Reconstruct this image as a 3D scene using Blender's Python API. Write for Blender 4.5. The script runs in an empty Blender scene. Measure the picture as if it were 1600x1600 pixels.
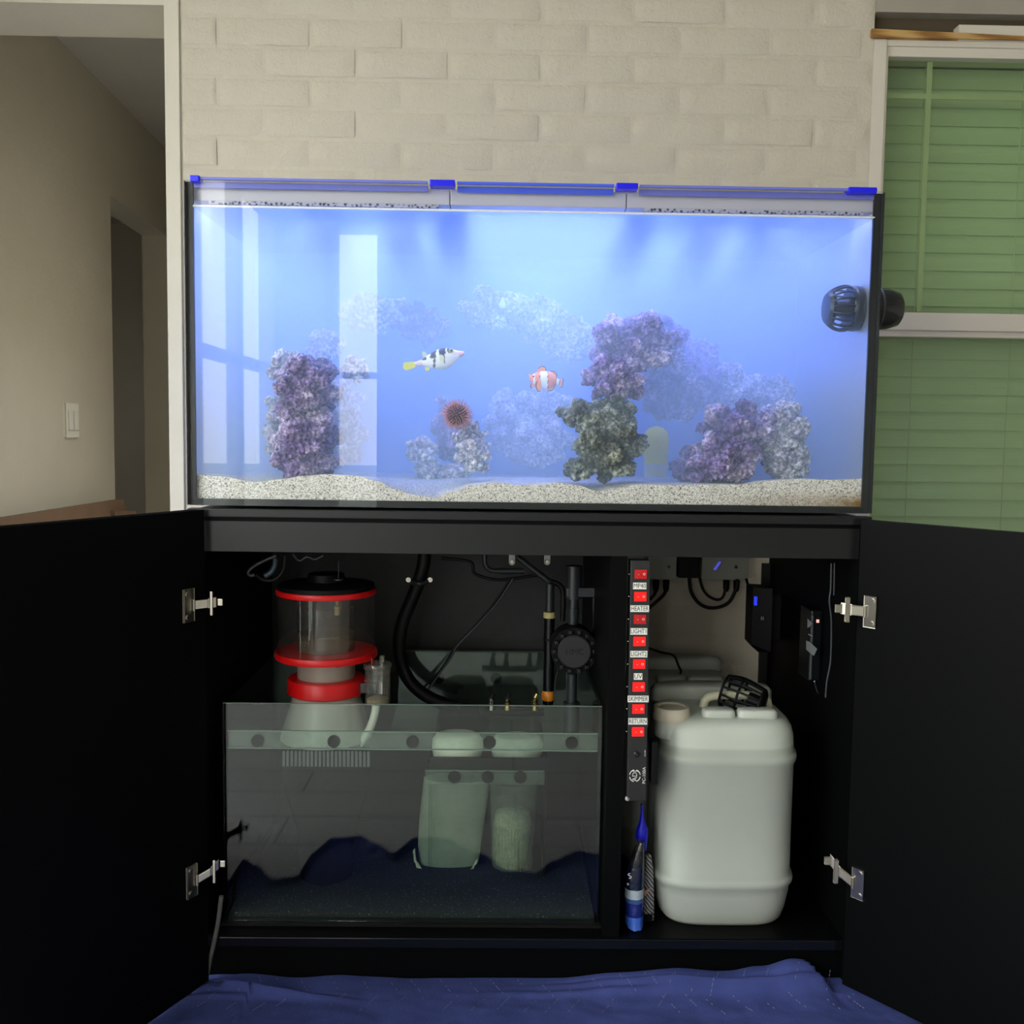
import bpy, bmesh, math, random
from mathutils import Vector, Matrix, noise
random.seed(7)
SC = bpy.context.scene
COL = SC.collection

# ------------------------------------------------------------------ camera
FPX, CAMP, CAMY, CAMR = 1550.0, 0.07647654, 0.01513143, 0.01377243
CL = Vector((-0.06066, -1.75223, 0.88 + 0.130498))
def _basis():
    f0 = Vector((math.sin(CAMY), math.cos(CAMY), 0))
    fw = math.cos(CAMP) * f0 + math.sin(CAMP) * Vector((0, 0, -1))
    ri = Vector((math.cos(CAMY), -math.sin(CAMY), 0))
    up = ri.cross(fw)
    return (math.cos(CAMR) * ri + math.sin(CAMR) * up, math.cos(CAMR) * up - math.sin(CAMR) * ri, fw)
RR, UU, FW = _basis()
cam = bpy.data.cameras.new('camera')
cam.sensor_width = 36.0
cam.lens = 36.0 * FPX / 1600.0
cam.clip_start = 0.02
camo = bpy.data.objects.new('camera', cam)
COL.objects.link(camo)
m3 = Matrix((RR, UU, -FW)).transposed()
camo.matrix_world = Matrix.Translation(CL) @ m3.to_4x4()
SC.camera = camo
def ray(px, py): return FW + (px - 800) / FPX * RR - (py - 800) / FPX * UU
def at(px, py, Y):
    q = ray(px, py); return CL + q * ((Y - CL.y) / q.y)
def atz(px, py, Z):
    q = ray(px, py); return CL + q * ((Z - CL.z) / q.z)
def onpl(px, py, P, n):
    q = ray(px, py); return CL + q * ((P - CL).dot(n) / q.dot(n))
def S(Y): return (Y - CL.y) / FPX            # metres per pixel at depth Y

# ------------------------------------------------------------------ render look
SC.view_settings.view_transform = 'Standard'
SC.view_settings.look = 'None'
SC.view_settings.gamma = 1.0
SC.view_settings.use_curve_mapping = False
SC.view_settings.exposure = 0.0
cy = SC.cycles
cy.max_bounces = 8; cy.diffuse_bounces = 4; cy.glossy_bounces = 4; cy.transmission_bounces = 4
cy.volume_bounces = 3; cy.transparent_max_bounces = 32
cy.caustics_reflective = False; cy.caustics_refractive = False
cy.sample_clamp_indirect = 6.0
cy.use_denoising = True

# ------------------------------------------------------------------ world: bright hazy daylight sky
SKY = 7.4
w = bpy.data.worlds.new('world'); SC.world = w; w.use_nodes = True
nt = w.node_tree; bg = nt.nodes['Background']
tc = nt.nodes.new('ShaderNodeTexCoord'); sx = nt.nodes.new('ShaderNodeSeparateXYZ')
cr = nt.nodes.new('ShaderNodeValToRGB')
cr.color_ramp.elements[0].position = 0.0; cr.color_ramp.elements[0].color = (1.0, 0.97, 0.90, 1)
cr.color_ramp.elements[1].position = 0.9; cr.color_ramp.elements[1].color = (0.80, 0.92, 1.0, 1)
nt.links.new(tc.outputs['Generated'], sx.inputs[0]); nt.links.new(sx.outputs['Z'], cr.inputs[0])
nt.links.new(cr.outputs[0], bg.inputs[0]); bg.inputs[1].default_value = SKY

def portal(loc, rot, sxx, syy):
    l = bpy.data.lights.new('window_portal', 'AREA'); l.shape = 'RECTANGLE'; l.size = sxx; l.size_y = syy
    l.cycles.is_portal = True
    o = bpy.data.objects.new('window_portal', l); o.location = loc; o.rotation_euler = rot; COL.objects.link(o)
LW = -1.45; RW = -6.25; CEIL = 2.75
WINL = [(-2.95, -4.68, 0.12, 2.4), (-2.55, -0.10, 0.12, 2.4)]        # openings in the left wall (y0, y1, z0, z1)
WINR = (-1.37, -1.02, 0.30, 2.62)                                     # opening in the rear wall (x0, x1, z0, z1)
for y0, y1, z0, z1 in WINL:
    portal((LW - 0.10, (y0 + y1) / 2, (z0 + z1) / 2), (0, -math.pi / 2, 0), z1 - z0, abs(y1 - y0))
HALL_FILL = (1.00, 2.10, 0.15, 1.85)                                      # unseen opening added to light the hallway wall (y0, y1, z0, z1)
portal((-0.55, 1.55, 1.0), (0, math.pi / 2, 0), 1.70, 1.10)
portal((-4.35, 3.1, 1.4), (0, -math.pi / 2, 0), 0.8, 0.5)  # unseen opening added to brighten the room beyond the doorway
portal(((WINR[0] + WINR[1]) / 2, RW - 0.10, (WINR[2] + WINR[3]) / 2), (math.pi / 2, 0, 0), WINR[1] - WINR[0], WINR[3] - WINR[2])

# ------------------------------------------------------------------ the aquarium's lamps (LED clusters under the light bars, plus an added white row)
LEDW = 38.0                                            # watts per square metre of lit strip
def led(pxa, pxb, Y0, Y1, e, colr=(0.23, 0.28, 1.0)):
    pa = at(pxa, 330, 0.25); pb = at(pxb, 330, 0.25)
    l = bpy.data.lights.new('led_strip', 'AREA'); l.shape = 'RECTANGLE'; l.size = pb.x - pa.x; l.size_y = Y1 - Y0
    l.energy = e * l.size * l.size_y; l.color = colr; l.spread = math.radians(130)
    o = bpy.data.objects.new('led_strip', l); o.location = ((pa.x + pb.x) / 2, (Y0 + Y1) / 2, 1.4085); COL.objects.link(o)
for a_, b_ in ((330, 485), (540, 600), (655, 680), (735, 960), (1010, 1075), (1125, 1165), (1210, 1330)): led(a_, b_, 0.05, 0.43, LEDW * (0.62 if b_ - a_ > 100 else 1.15))

for a_, b_ in ((345, 690), (735, 960), (1010, 1325)): led(a_, b_, 0.03, 0.12, 60.0, (0.72, 0.76, 1.0))     # white front row added to brighten rock tops and sand

# ------------------------------------------------------------------ materials
def lin(c):
    return tuple(((v / 255) / 12.92 if v / 255 <= 0.04045 else ((v / 255 + 0.055) / 1.055) ** 2.4) for v in c)
class NT:
    def __init__(s, name):
        s.m = bpy.data.materials.new(name); s.m.use_nodes = True; s.t = s.m.node_tree
        s.b = s.t.nodes.get('Principled BSDF'); s.out = s.t.nodes.get('Material Output')
    def n(s, t, **k):
        a = s.t.nodes.new(t)
        for q, v in k.items(): setattr(a, q, v)
        return a
    def l(s, a, b): s.t.links.new(a, b)
    def noise(s, scale, detail=3, rough=0.6, coord='Object', vec=None):
        x = s.n('ShaderNodeTexNoise'); x.inputs['Scale'].default_value = scale; x.inputs['Detail'].default_value = detail
        x.inputs['Roughness'].default_value = rough
        if vec is None:
            c = s.n('ShaderNodeTexCoord'); s.l(c.outputs[coord], x.inputs['Vector'])
        else: s.l(vec, x.inputs['Vector'])
        return x.outputs['Fac']
    def ramp(s, src, stops):
        r = s.n('ShaderNodeValToRGB'); e = r.color_ramp.elements
        while len(e) < len(stops): e.new(0.5)
        for a, (p, c) in zip(e, stops): a.position = p; a.color = (*c, 1)
        s.l(src, r.inputs[0]); return r.outputs[0]
    def bump(s, src, strength, dist=0.01):
        b = s.n('ShaderNodeBump'); b.inputs['Strength'].default_value = strength; b.inputs['Distance'].default_value = dist
        s.l(src, b.inputs['Height']); s.l(b.outputs[0], s.b.inputs['Normal'])
def pm(name, col, rough=0.5, metal=0.0, var=0.0, vscale=30, bump=0.0, bscale=60, spec=0.5, emit=None, estr=0, sss=0.0):
    x = NT(name); b = x.b
    b.inputs['Base Color'].default_value = (*col, 1); b.inputs['Roughness'].default_value = rough
    b.inputs['Metallic'].default_value = metal; b.inputs['Specular IOR Level'].default_value = spec
    if var > 0:
        f = x.noise(vscale)
        c = x.ramp(f, [(0.3, tuple(v * (1 - var) for v in col)), (0.7, tuple(min(1, v * (1 + var)) for v in col))])
        x.l(c, b.inputs['Base Color'])
    if bump > 0: x.bump(x.noise(bscale, 4), bump)
    if emit: b.inputs['Emission Color'].default_value = (*emit, 1); b.inputs['Emission Strength'].default_value = estr
    if sss > 0:
        b.inputs['Subsurface Weight'].default_value = sss; b.inputs['Subsurface Radius'].default_value = (0.02, 0.02, 0.02)
    return x.m
def glass(name, tint=(1, 1, 1), f0=0.04, rough=0.0, haze=0.0, hazecol=(0.8, 0.85, 0.8)):
    """thin clear pane: see-through, with a mirror reflection that grows towards grazing angles"""
    x = NT(name); x.t.nodes.remove(x.b)
    tr = x.n('ShaderNodeBsdfTransparent'); tr.inputs[0].default_value = (*tint, 1)
    gl = x.n('ShaderNodeBsdfGlossy'); gl.inputs['Roughness'].default_value = rough
    lw = x.n('ShaderNodeLayerWeight'); lw.inputs['Blend'].default_value = 0.5
    p = x.n('ShaderNodeMath', operation='POWER'); p.inputs[1].default_value = 5
    m = x.n('ShaderNodeMath', operation='MULTIPLY_ADD'); m.inputs[1].default_value = 0.9 - f0; m.inputs[2].default_value = f0
    x.l(lw.outputs['Facing'], p.inputs[0]); x.l(p.outputs[0], m.inputs[0])
    mx = x.n('ShaderNodeMixShader'); x.l(m.outputs[0], mx.inputs[0]); x.l(gl.outputs[0], mx.inputs[2])
    if haze > 0:
        d = x.n('ShaderNodeBsdfDiffuse'); d.inputs[0].default_value = (*hazecol, 1)
        m2 = x.n('ShaderNodeMixShader'); 
        f = x.noise(45, 5, 0.7)
        mr = x.n('ShaderNodeMapRange'); mr.inputs[1].default_value = 0.35; mr.inputs[2].default_value = 0.75
        mr.inputs[3].default_value = haze * 0.4; mr.inputs[4].default_value = haze * 1.5
        x.l(f, mr.inputs[0]); x.l(mr.outputs[0], m2.inputs[0])
        x.l(tr.outputs[0], m2.inputs[1]); x.l(d.outputs[0], m2.inputs[2]); x.l(m2.outputs[0], mx.inputs[1])
    else: x.l(tr.outputs[0], mx.inputs[1])
    x.l(mx.outputs[0], x.out.inputs[0]); return x.m

M = {}
def painted(name, col, bump, bscale):
    x = NT(name); b = x.b; b.inputs['Roughness'].default_value = 0.55; b.inputs['Specular IOR Level'].default_value = 0.3
    c = x.ramp(x.noise(3.0, 4), [(0.3, tuple(v * 0.95 for v in col)), (0.7, tuple(min(1, v * 1.03) for v in col))])
    x.l(c, b.inputs['Base Color']); x.bump(x.noise(bscale, 6, 0.75), bump, 0.009); return x.m
M['brick'] = painted('cream_painted_brick', (0.71, 0.65, 0.53), 0.55, 55)
M['plaster'] = painted('cream_plaster', (0.76, 0.71, 0.59), 0.12, 60)
M['hall'] = painted('taupe_wall_paint', (0.60, 0.545, 0.45), 0.25, 40)
M['hceil'] = painted('textured_ceiling', (0.62, 0.585, 0.54), 0.5, 120)
M['white'] = painted('white_wall_paint', (0.74, 0.72, 0.68), 0.1, 40)
M['frame'] = pm('almond_window_frame', (0.74, 0.68, 0.58), 0.4)
M['header'] = pm('almond_header', (0.40, 0.37, 0.30), 0.5, var=0.08, vscale=6)
M['gapstrip'] = pm('dark_brown_gap', (0.10, 0.075, 0.045), 0.7)  # dark brown strip set back above the raw wood
M['black'] = pm('black_satin_laminate', (0.0022, 0.0026, 0.0026), 0.45, spec=0.06)
M['rail'] = pm('black_semi_gloss_rail', (0.008, 0.010, 0.010), 0.30, spec=0.4)
M['blackm'] = pm('black_matte_plastic', (0.004, 0.005, 0.005), 0.5, spec=.15)
M['blackg'] = pm('black_gloss_plastic', (0.004, 0.005, 0.006), 0.18)
M['greyp'] = pm('dark_grey_pvc', (0.022, 0.027, 0.032), 0.35)
M['rubber'] = pm('black_rubber', (0.005, 0.005, 0.005), 0.5, spec=0.25)
M['seal'] = pm('black_silicone', (0.006, 0.010, 0.012), 0.3, spec=0.4)
M['nickel'] = pm('nickel_plate', (0.55, 0.52, 0.45), 0.25, 1.0)
M['brass'] = pm('brass', (0.65, 0.48, 0.16), 0.25, 1.0)
M['orange'] = pm('orange_union', (0.75, 0.25, 0.02), 0.4)
M['red'] = pm('red_plastic', (0.72, 0.006, 0.008), 0.35)
M['clipgrey'] = pm('pale_grey_clip', (0.42, 0.42, 0.42), 0.4)
M['tankglass'] = glass('clear_aquarium_glass', (0.99, 1, 1), 0.023)
M['sumpglass'] = glass('clear_sump_glass', (0.93, 0.98, 0.955), 0.042)
M['braceglass'] = glass('stained_glass_strip', (0.9, 0.95, 0.92), 0.05, 0.0, 0.10, (0.55, 0.62, 0.50))
M['acrylic'] = glass('clear_acrylic', (0.93, 0.93, 0.92), 0.05, 0.02, 0.025, (0.6, 0.58, 0.52))
M['winglass'] = glass('green_tinted_window_glass', (0.805, 0.895, 0.755), 0.05)
M['filmback'] = pm('blue_back_film', (0.22, 0.42, 0.90), 0.6)

# ------------------------------------------------------------------ geometry helpers
class MB:
    def __init__(s): s.bm = bmesh.new()
    def box(s, a, b, bev=0.0):
        t = bmesh.new(); r = bmesh.ops.create_cube(t, size=1.0)
        a = Vector(a); b = Vector(b); c = (a + b) / 2; d = b - a
        for v in t.verts: v.co = Vector((v.co.x * abs(d.x), v.co.y * abs(d.y), v.co.z * abs(d.z))) + c
        if bev > 0: bmesh.ops.bevel(t, geom=t.edges[:], offset=bev, segments=2, affect='EDGES', profile=0.6)
        s.add(t); return s
    def obox(s, o, ex, ey, ez, bev=0.0):
        """box from corner o along three edge vectors"""
        t = bmesh.new(); bmesh.ops.create_cube(t, size=1.0); o = Vector(o)
        for v in t.verts: v.co = o + (v.co.x + .5) * Vector(ex) + (v.co.y + .5) * Vector(ey) + (v.co.z + .5) * Vector(ez)
        if bev > 0: bmesh.ops.bevel(t, geom=t.edges[:], offset=bev, segments=2, affect='EDGES', profile=0.6)
        bmesh.ops.recalc_face_normals(t, faces=t.faces[:]); s.add(t); return s
    def add(s, t, mat=None):
        if mat is not None: bmesh.ops.transform(t, matrix=mat, verts=t.verts[:])
        me = bpy.data.meshes.new('tmp'); t.to_mesh(me); t.free(); s.bm.from_mesh(me); bpy.data.meshes.remove(me); return s
    def cyl(s, p0, p1, r, seg=20, r2=None, cap=True):
        p0 = Vector(p0); p1 = Vector(p1); d = p1 - p0
        t = bmesh.new(); bmesh.ops.create_cone(t, cap_ends=cap, segments=seg, radius1=r, radius2=r if r2 is None else r2, depth=d.length)
        q = Vector((0, 0, 1)).rotation_difference(d.normalized()).to_matrix().to_4x4()
        return s.add(t, Matrix.Translation((p0 + p1) / 2) @ q)
    def lathe(s, prof, c, axis=(0, 0, 1), seg=32, cap0=True, cap1=True, sxy=(1, 1)):
        """prof: (radius, height) pairs along axis from c"""
        q = Vector((0, 0, 1)).rotation_difference(Vector(axis).normalized()).to_matrix(); c = Vector(c)
        rings = []
        for r, h in prof:
            rings.append([s.bm.verts.new(c + q @ Vector((r * math.cos(2 * math.pi * k / seg) * sxy[0], r * math.sin(2 * math.pi * k / seg) * sxy[1], h))) for k in range(seg)])
        for a, b in zip(rings, rings[1:]):
            for k in range(seg): s.bm.faces.new((a[k], a[(k + 1) % seg], b[(k + 1) % seg], b[k]))
        if cap0: s.bm.faces.new(rings[0][::-1])
        if cap1: s.bm.faces.new(rings[-1])
        return s
    def tube(s, pts, r, seg=10, smooth=6, cap=True):
        pts = [Vector(p) for p in pts]
        if smooth > 1 and len(pts) > 2: pts = catmull(pts, smooth)
        rings = []; up = Vector((0.13, 0.31, 0.94)).normalized()
        n0 = None
        for i, p in enumerate(pts):
            t = (pts[min(i + 1, len(pts) - 1)] - pts[max(i - 1, 0)]).normalized()
            if n0 is None: n0 = t.cross(up); n0 = n0 if n0.length > 1e-3 else t.cross(Vector((1, 0, 0)))
            n0 = (n0 - t * n0.dot(t)).normalized(); b = t.cross(n0)
            rr = r(i / (len(pts) - 1)) if callable(r) else r
            rings.append([s.bm.verts.new(p + rr * (math.cos(2 * math.pi * k / seg) * n0 + math.sin(2 * math.pi * k / seg) * b)) for k in range(seg)])
        for a, b in zip(rings, rings[1:]):
            for k in range(seg): s.bm.faces.new((a[k], a[(k + 1) % seg], b[(k + 1) % seg], b[k]))
        if cap: s.bm.faces.new(rings[0][::-1]); s.bm.faces.new(rings[-1])
        return s
    def loft(s, rings, cap=True, closed=True):
        R_ = [[s.bm.verts.new(p) for p in r] for r in rings]
        n = len(R_[0])
        for a, b in zip(R_, R_[1:]):
            for k in range(n if closed else n - 1): s.bm.faces.new((a[k], a[(k + 1) % n], b[(k + 1) % n], b[k]))
        if cap: s.bm.faces.new(R_[0][::-1]); s.bm.faces.new(R_[-1])
        return s
    def prism(s, poly, ext):
        """polygon of 3-D points extruded by vector ext"""
        e = Vector(ext); a = [s.bm.verts.new(Vector(p)) for p in poly]; b = [s.bm.verts.new(Vector(p) + e) for p in poly]; n = len(a)
        s.bm.faces.new(a[::-1]); s.bm.faces.new(b)
        for k in range(n): s.bm.faces.new((a[k], a[(k + 1) % n], b[(k + 1) % n], b[k]))
        return s
    def sphere(s, c, r, sub=3, sc=(1, 1, 1)):
        t = bmesh.new(); bmesh.ops.create_icosphere(t, subdivisions=sub, radius=r)
        return s.add(t, Matrix.Translation(Vector(c)) @ Matrix.Diagonal((*sc, 1)))
    def done(s, name, mat, parent=None, smooth=None, recalc=True):
        if recalc: bmesh.ops.recalc_face_normals(s.bm, faces=s.bm.faces[:])
        me = bpy.data.meshes.new(name); s.bm.to_mesh(me); s.bm.free()
        if smooth is not None:
            me.polygons.foreach_set('use_smooth', [True] * len(me.polygons)); me.update()
            if smooth < 180:
                try: me.set_sharp_from_angle(angle=math.radians(smooth))
                except Exception: pass
        return link(name, me, mat, parent)
def catmull(p, n):
    out = []
    for i in range(len(p) - 1):
        a = p[max(i - 1, 0)]; b = p[i]; c = p[i + 1]; d = p[min(i + 2, len(p) - 1)]
        for k in range(n):
            t = k / n
            out.append(0.5 * ((2 * b) + (c - a) * t + (2 * a - 5 * b + 4 * c - d) * t * t + (3 * b - a - 3 * c + d) * t ** 3))
    out.append(p[-1]); return out
def link(name, me, mat, parent=None):
    if mat is not None and not me.materials: me.materials.append(mat)
    o = bpy.data.objects.new(name, me); COL.objects.link(o)
    if parent is not None: put(o, parent)
    return o
def wloc(o):
    v = Vector(o.location)
    if o.parent is not None: v = v + wloc(o.parent) - POFF.get(o.name, Vector())
    return v
POFF = {}
def put(o, parent):
    """child mesh is built in world coordinates: undo the parent's offset"""
    o.parent = parent
    off = wloc(parent) if parent.type == 'EMPTY' else Vector()
    if parent.type != 'EMPTY':
        pp = parent
        while pp is not None:
            off = off + Vector(pp.location); pp = pp.parent
        off = sum_loc(parent)
    o.location = -off
    POFF[o.name] = Vector()
def sum_loc(o):
    v = Vector()
    while o is not None: v += Vector(o.location); o = o.parent
    return v
def thing(name, label, cat, loc, group=None):
    o = bpy.data.objects.new(name, None); o.empty_display_size = 0.03; COL.objects.link(o); o.location = loc
    o['label'] = label; o['category'] = cat
    if group: o['group'] = group
    return o
def tag(o, label, cat, group=None):
    o['label'] = label; o['category'] = cat
    if group: o['group'] = group
    me = o.data; vs = me.vertices                      # origin to the base of the thing
    lo = Vector([min(v.co[i] for v in vs) for i in range(3)]); hi = Vector([max(v.co[i] for v in vs) for i in range(3)])
    b = Vector(((lo.x + hi.x) / 2, (lo.y + hi.y) / 2, lo.z)); me.transform(Matrix.Translation(-b)); o.location = b
    for ch in o.children: ch.location = ch.location - b
    return o
def struct(o): o['kind'] = 'structure'; return o
def sroot(name, loc=(0, 0, 0)):
    o = bpy.data.objects.new(name, None); COL.objects.link(o); o.location = loc; o['kind'] = 'structure'; return o
def text_mesh(txt, size, extr=0.0002):
    c = bpy.data.curves.new('lettering', 'FONT'); c.body = txt; c.size = size; c.extrude = extr
    c.align_x = 'CENTER'; c.align_y = 'CENTER'; c.resolution_u = 2
    o = bpy.data.objects.new('lettering', c); COL.objects.link(o); bpy.context.view_layer.update()
    dg = bpy.context.evaluated_depsgraph_get(); me = bpy.data.meshes.new_from_object(o.evaluated_get(dg))
    bpy.data.objects.remove(o); return me
def lettering(name, txt, size, mat, parent, P, rot=0.0, width=None, axes=None):
    me = text_mesh(txt, size)
    if width:
        xs = [v.co.x for v in me.vertices]; k = width / (max(xs) - min(xs))
        me.transform(Matrix.Diagonal((k, 1, 1, 1)))
    ax = axes or (Vector((1, 0, 0)), Vector((0, 0, 1)), Vector((0, -1, 0)))
    R_ = Matrix((ax[0], ax[1], ax[2])).transposed().to_4x4()
    me.transform(Matrix.Translation(P) @ R_ @ Matrix.Rotation(rot, 4, 'Z'))
    me.materials.clear(); return link(name, me, mat, parent)

# ================================================================== ROOM SHELL
WY = 0.62; WB = 0.82                                   # face and back of the brick wall
WX0, WX1 = -0.840, 0.803
def slab(name, boxes, mat, parent=None):
    m = MB()
    for a, b in boxes: m.box(a, b)
    return m.done(name, mat, parent)
floor = struct(slab('floor', [((-1.75, -6.55, -0.12), (3.5, 0.9, 0.0)), ((-4.2, 0.9, -0.12), (-0.6, 5.2, 0.0)), ((0.7, 0.9, -0.12), (3.5, 5.2, 0.0))], None))
fm = NT('grey_vinyl_plank')
fb = fm.n('ShaderNodeTexBrick'); tcx = fm.n('ShaderNodeTexCoord'); fm.l(tcx.outputs['Object'], fb.inputs['Vector'])
fb.inputs['Scale'].default_value = 1.0; fb.inputs['Brick Width'].default_value = 1.2; fb.inputs['Row Height'].default_value = 0.18
fb.inputs['Mortar Size'].default_value = 0.004
fb.inputs['Color1'].default_value = (0.52, 0.49, 0.46, 1); fb.inputs['Color2'].default_value = (0.56, 0.53, 0.49, 1); fb.inputs['Mortar'].default_value = (0.26, 0.25, 0.23, 1)
fm.l(fb.outputs['Color'], fm.b.inputs['Base Color']); fm.b.inputs['Roughness'].default_value = 0.5
floor.data.materials.append(fm.m)
ceil = struct(slab('ceiling', [((-1.75, -6.55, CEIL), (3.5, 0.9, CEIL + 0.12))], M['white']))
# left wall with its two openings
lb = []; ys = sorted([(min(a, b), max(a, b), c, d) for a, b, c, d in WINL])
prev = RW - 0.2
for a, b, c, d in ys:
    lb += [((LW - 0.15, prev, 0), (LW, a, CEIL)), ((LW - 0.15, a, 0), (LW, b, c)), ((LW - 0.15, a, d), (LW, b, CEIL))]; prev = b
lb += [((LW - 0.15, prev, 0), (LW, 0.82, CEIL))]
struct(slab('wall_left', lb, M['white']))
x0, x1, z0, z1 = WINR
struct(slab('wall_rear', [((LW - 0.15, RW - 0.15, 0), (x0, RW, CEIL)), ((x1, RW - 0.15, 0), (3.3, RW, CEIL)), ((x0, RW - 0.15, 0), (x1, RW, z0)), ((x0, RW - 0.15, z1), (x1, RW, CEIL))], M['white']))
struct(slab('wall_right', [((3.2, RW - 0.15, 0), (3.35, 0.82, CEIL))], M['white']))
# window frames behind the camera
def wframe_left(n, y0, y1, z0, z1, mull, rail):
    r = sroot('window_%d' % n, (LW - 0.07, (y0 + y1) / 2, z0)); t = 0.05; X0, X1 = LW - 0.10, LW - 0.04
    m = MB(); m.box((X0, y0, z0), (X1, y0 + t, z1)); m.box((X0, y1 - t, z0), (X1, y1, z1)); m.box((X0, y0, z1 - t), (X1, y1, z1)); m.box((X0, y0, z0), (X1, y1, z0 + t))
    m.done('window_frame', M['frame'], r)
    for yy, wd in mull: MB().box((X0, yy - wd / 2, z0), (X1, yy + wd / 2, z1)).done('mullion', M['frame'], r)
    if rail: MB().box((X0, y0, rail - 0.03), (X1, y1, rail + 0.03)).done('meeting_rail', M['frame'], r)
wframe_left(2, -4.68, -2.95, 0.12, 2.4, [(-3.79, 0.14)], 1.41)
wframe_left(3, -2.55, -0.10, 0.12, 2.4, [(-1.32, 0.10)], None)
r = sroot('window_4', ((x0 + x1) / 2, RW - 0.07, z0)); m = MB(); t = 0.02
m.box((x0, RW - .1, z0), (x0 + t, RW - .04, z1)); m.box((x1 - t, RW - .1, z0), (x1, RW - .04, z1)); m.box((x0, RW - .1, z1 - t), (x1, RW - .04, z1)); m.box((x0, RW - .1, z0), (x1, RW - .04, z0 + t))
m.done('window_frame', M['frame'], r); MB().box((x0, RW - .1, 1.455), (x1, RW - .04, 1.505)).done('meeting_rail', M['frame'], r)
# outdoor ground
g = MB().box((-40, -40, -0.5), (40, 40, -0.3)).done('ground', pm('pale_patio_ground', (0.36, 0.36, 0.32), 0.9, var=0.2, vscale=2)); struct(g)
# house interior beyond the brick wall
HC = 2.36
P1 = atz(88, 57, HC); P2 = atz(257, 230, HC); uA = (P2 - P1); uA.z = 0; uA.normalize(); nA = Vector((uA.y, -uA.x, 0))
def hallpt(s_, off=0.0, z=0.0): p = P1 + uA * s_ + nA * off; return Vector((p.x, p.y, z))
D0 = onpl(172, 305, P1, nA); sD = (D0 - P1).dot(uA); zD = D0.z
sN = (WB - 0.02 - P1.y) / uA.y
m = MB()
m.obox(hallpt(sN - .3, -0.12, 0), uA * (sD - sN + .3), nA * 0.12, (0, 0, HC + .1))
m.obox(hallpt(sD, -0.12, zD), uA * 0.82, nA * 0.12, (0, 0, HC + .1 - zD))
m.obox(hallpt(sD + .82, -0.12, 0), uA * 3, nA * 0.12, (0, 0, HC + .1))
struct(m.done('wall_hallway', M['hall']))
struct(slab('ceiling_hallway', [((-4.2, WB, HC), (-0.55, 5.2, HC + 0.12)), ((0.68, WB, HC), (3.5, 5.2, HC + 0.12))], M['hceil']))  # split to leave open sky beside the added hallway opening
struct(slab('wall_far', [((-4.2, 4.9, 0), (-0.6, 5.1, HC + .1)), ((.68, 4.9, 0), (3.5, 5.1, HC + .1)), ((.68, WB - .01, 0), (.80, 5.1, HC + .1)), ((-4.3, WB, 0), (-4.1, 2.85, HC + .1)), ((-4.3, 3.35, 0), (-4.1, 5.1, HC + .1)), ((-4.3, 2.85, 0), (-4.1, 3.35, 1.0)), ((-4.3, 2.85, 1.8), (-4.1, 3.35, HC + .1)), ((3.3, WB, 0), (3.5, 5.1, HC + .1)), ((-4.3, 0.80, 0), (-1.60, 0.92, HC + .4)), ((-0.72, WB - .01, 0), (-0.60, HALL_FILL[0], HC + .1)), ((-0.72, HALL_FILL[1], 0), (-0.60, 4.95, HC + .1)), ((-0.72, HALL_FILL[0], 0), (-0.60, HALL_FILL[1], HALL_FILL[2])), ((-0.72, HALL_FILL[0], HALL_FILL[3]), (-0.60, HALL_FILL[1], HC + .1))], M['hall']))  # includes two unseen openings added to let daylight in
# brick wall: recessed painted mortar face with proud bricks
BW = sroot('wall_back', (0, WY, 0))
mm = MB(); mm.box((WX0 + 0.034, WY + 0.0035, 0), (WX1, WB, CEIL)); mm.done('mortar', M['brick'], BW)
PITCH, BL_ = 0.0682, 0.2135
def brick_mesh(L, H, seed):
    t = bmesh.new(); nx = 12; nz = 5; g_ = {}
    for i in range(nx + 1):
        for k in range(nz + 1):
            x = (i / nx - .5) * L; z = (k / nz - .5) * H
            e = min(min(i, nx - i) / 1.0, min(k, nz - k) / 1.0)
            p = Vector((x * 9 + seed * 7.1, z * 9, seed))
            d = 0.0 if e > 0 else 0.0032
            jx = 0.0018 * noise.noise(p * 2.2 + Vector((5, 0, 0))) if e == 0 else 0; jz = 0.0024 * noise.noise(p * 2.5) if e == 0 else 0
            g_[i, k] = t.verts.new((x + jx, d + 0.0014 * noise.noise(p * 1.7), z + jz))
    for i in range(nx):
        for k in range(nz): t.faces.new((g_[i, k], g_[i + 1, k], g_[i + 1, k + 1], g_[i, k + 1]))
    me = bpy.data.meshes.new('brick'); t.to_mesh(me); t.free(); me.materials.append(M['brick'])
    me.polygons.foreach_set('use_smooth', [True] * len(me.polygons)); return me
BM = {}
def bricks(zlo, zhi, xlo, xhi):
    k = math.floor((1.967 - zhi) / PITCH) - 1
    while True:
        zt = 1.967 - k * PITCH; zb = zt - PITCH
        if zt < zlo: break
        if zb < zhi:
            off = -0.505 if k % 2 == 0 else -0.3985
            i0 = math.floor((xlo - off) / BL_) - 1
            for i in range(i0, i0 + 14):
                a = off + i * BL_; b = a + BL_
                a2 = max(a, WX0 + 0.034); b2 = min(b, WX1)
                if b2 - a2 < 0.03 or b2 < xlo or a2 > xhi: continue
                key = (round(b2 - a2, 3), (i * 3 + k) % 5)
                if key not in BM: BM[key] = brick_mesh(b2 - a2 - 0.009, PITCH - 0.009, key[1] + key[0] * 10)
                o = bpy.data.objects.new('brick', BM[key]); COL.objects.link(o); o.parent = BW
                o.location = Vector(((a2 + b2) / 2, WY, (zt + zb) / 2)) - Vector((0, WY, 0)) + Vector((0, random.uniform(-.0012, .0008), 0))
        k += 1
bricks(1.36, 2.14, -1, 1)
bricks(0.36, 0.80, 0.20, 0.66)
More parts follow.
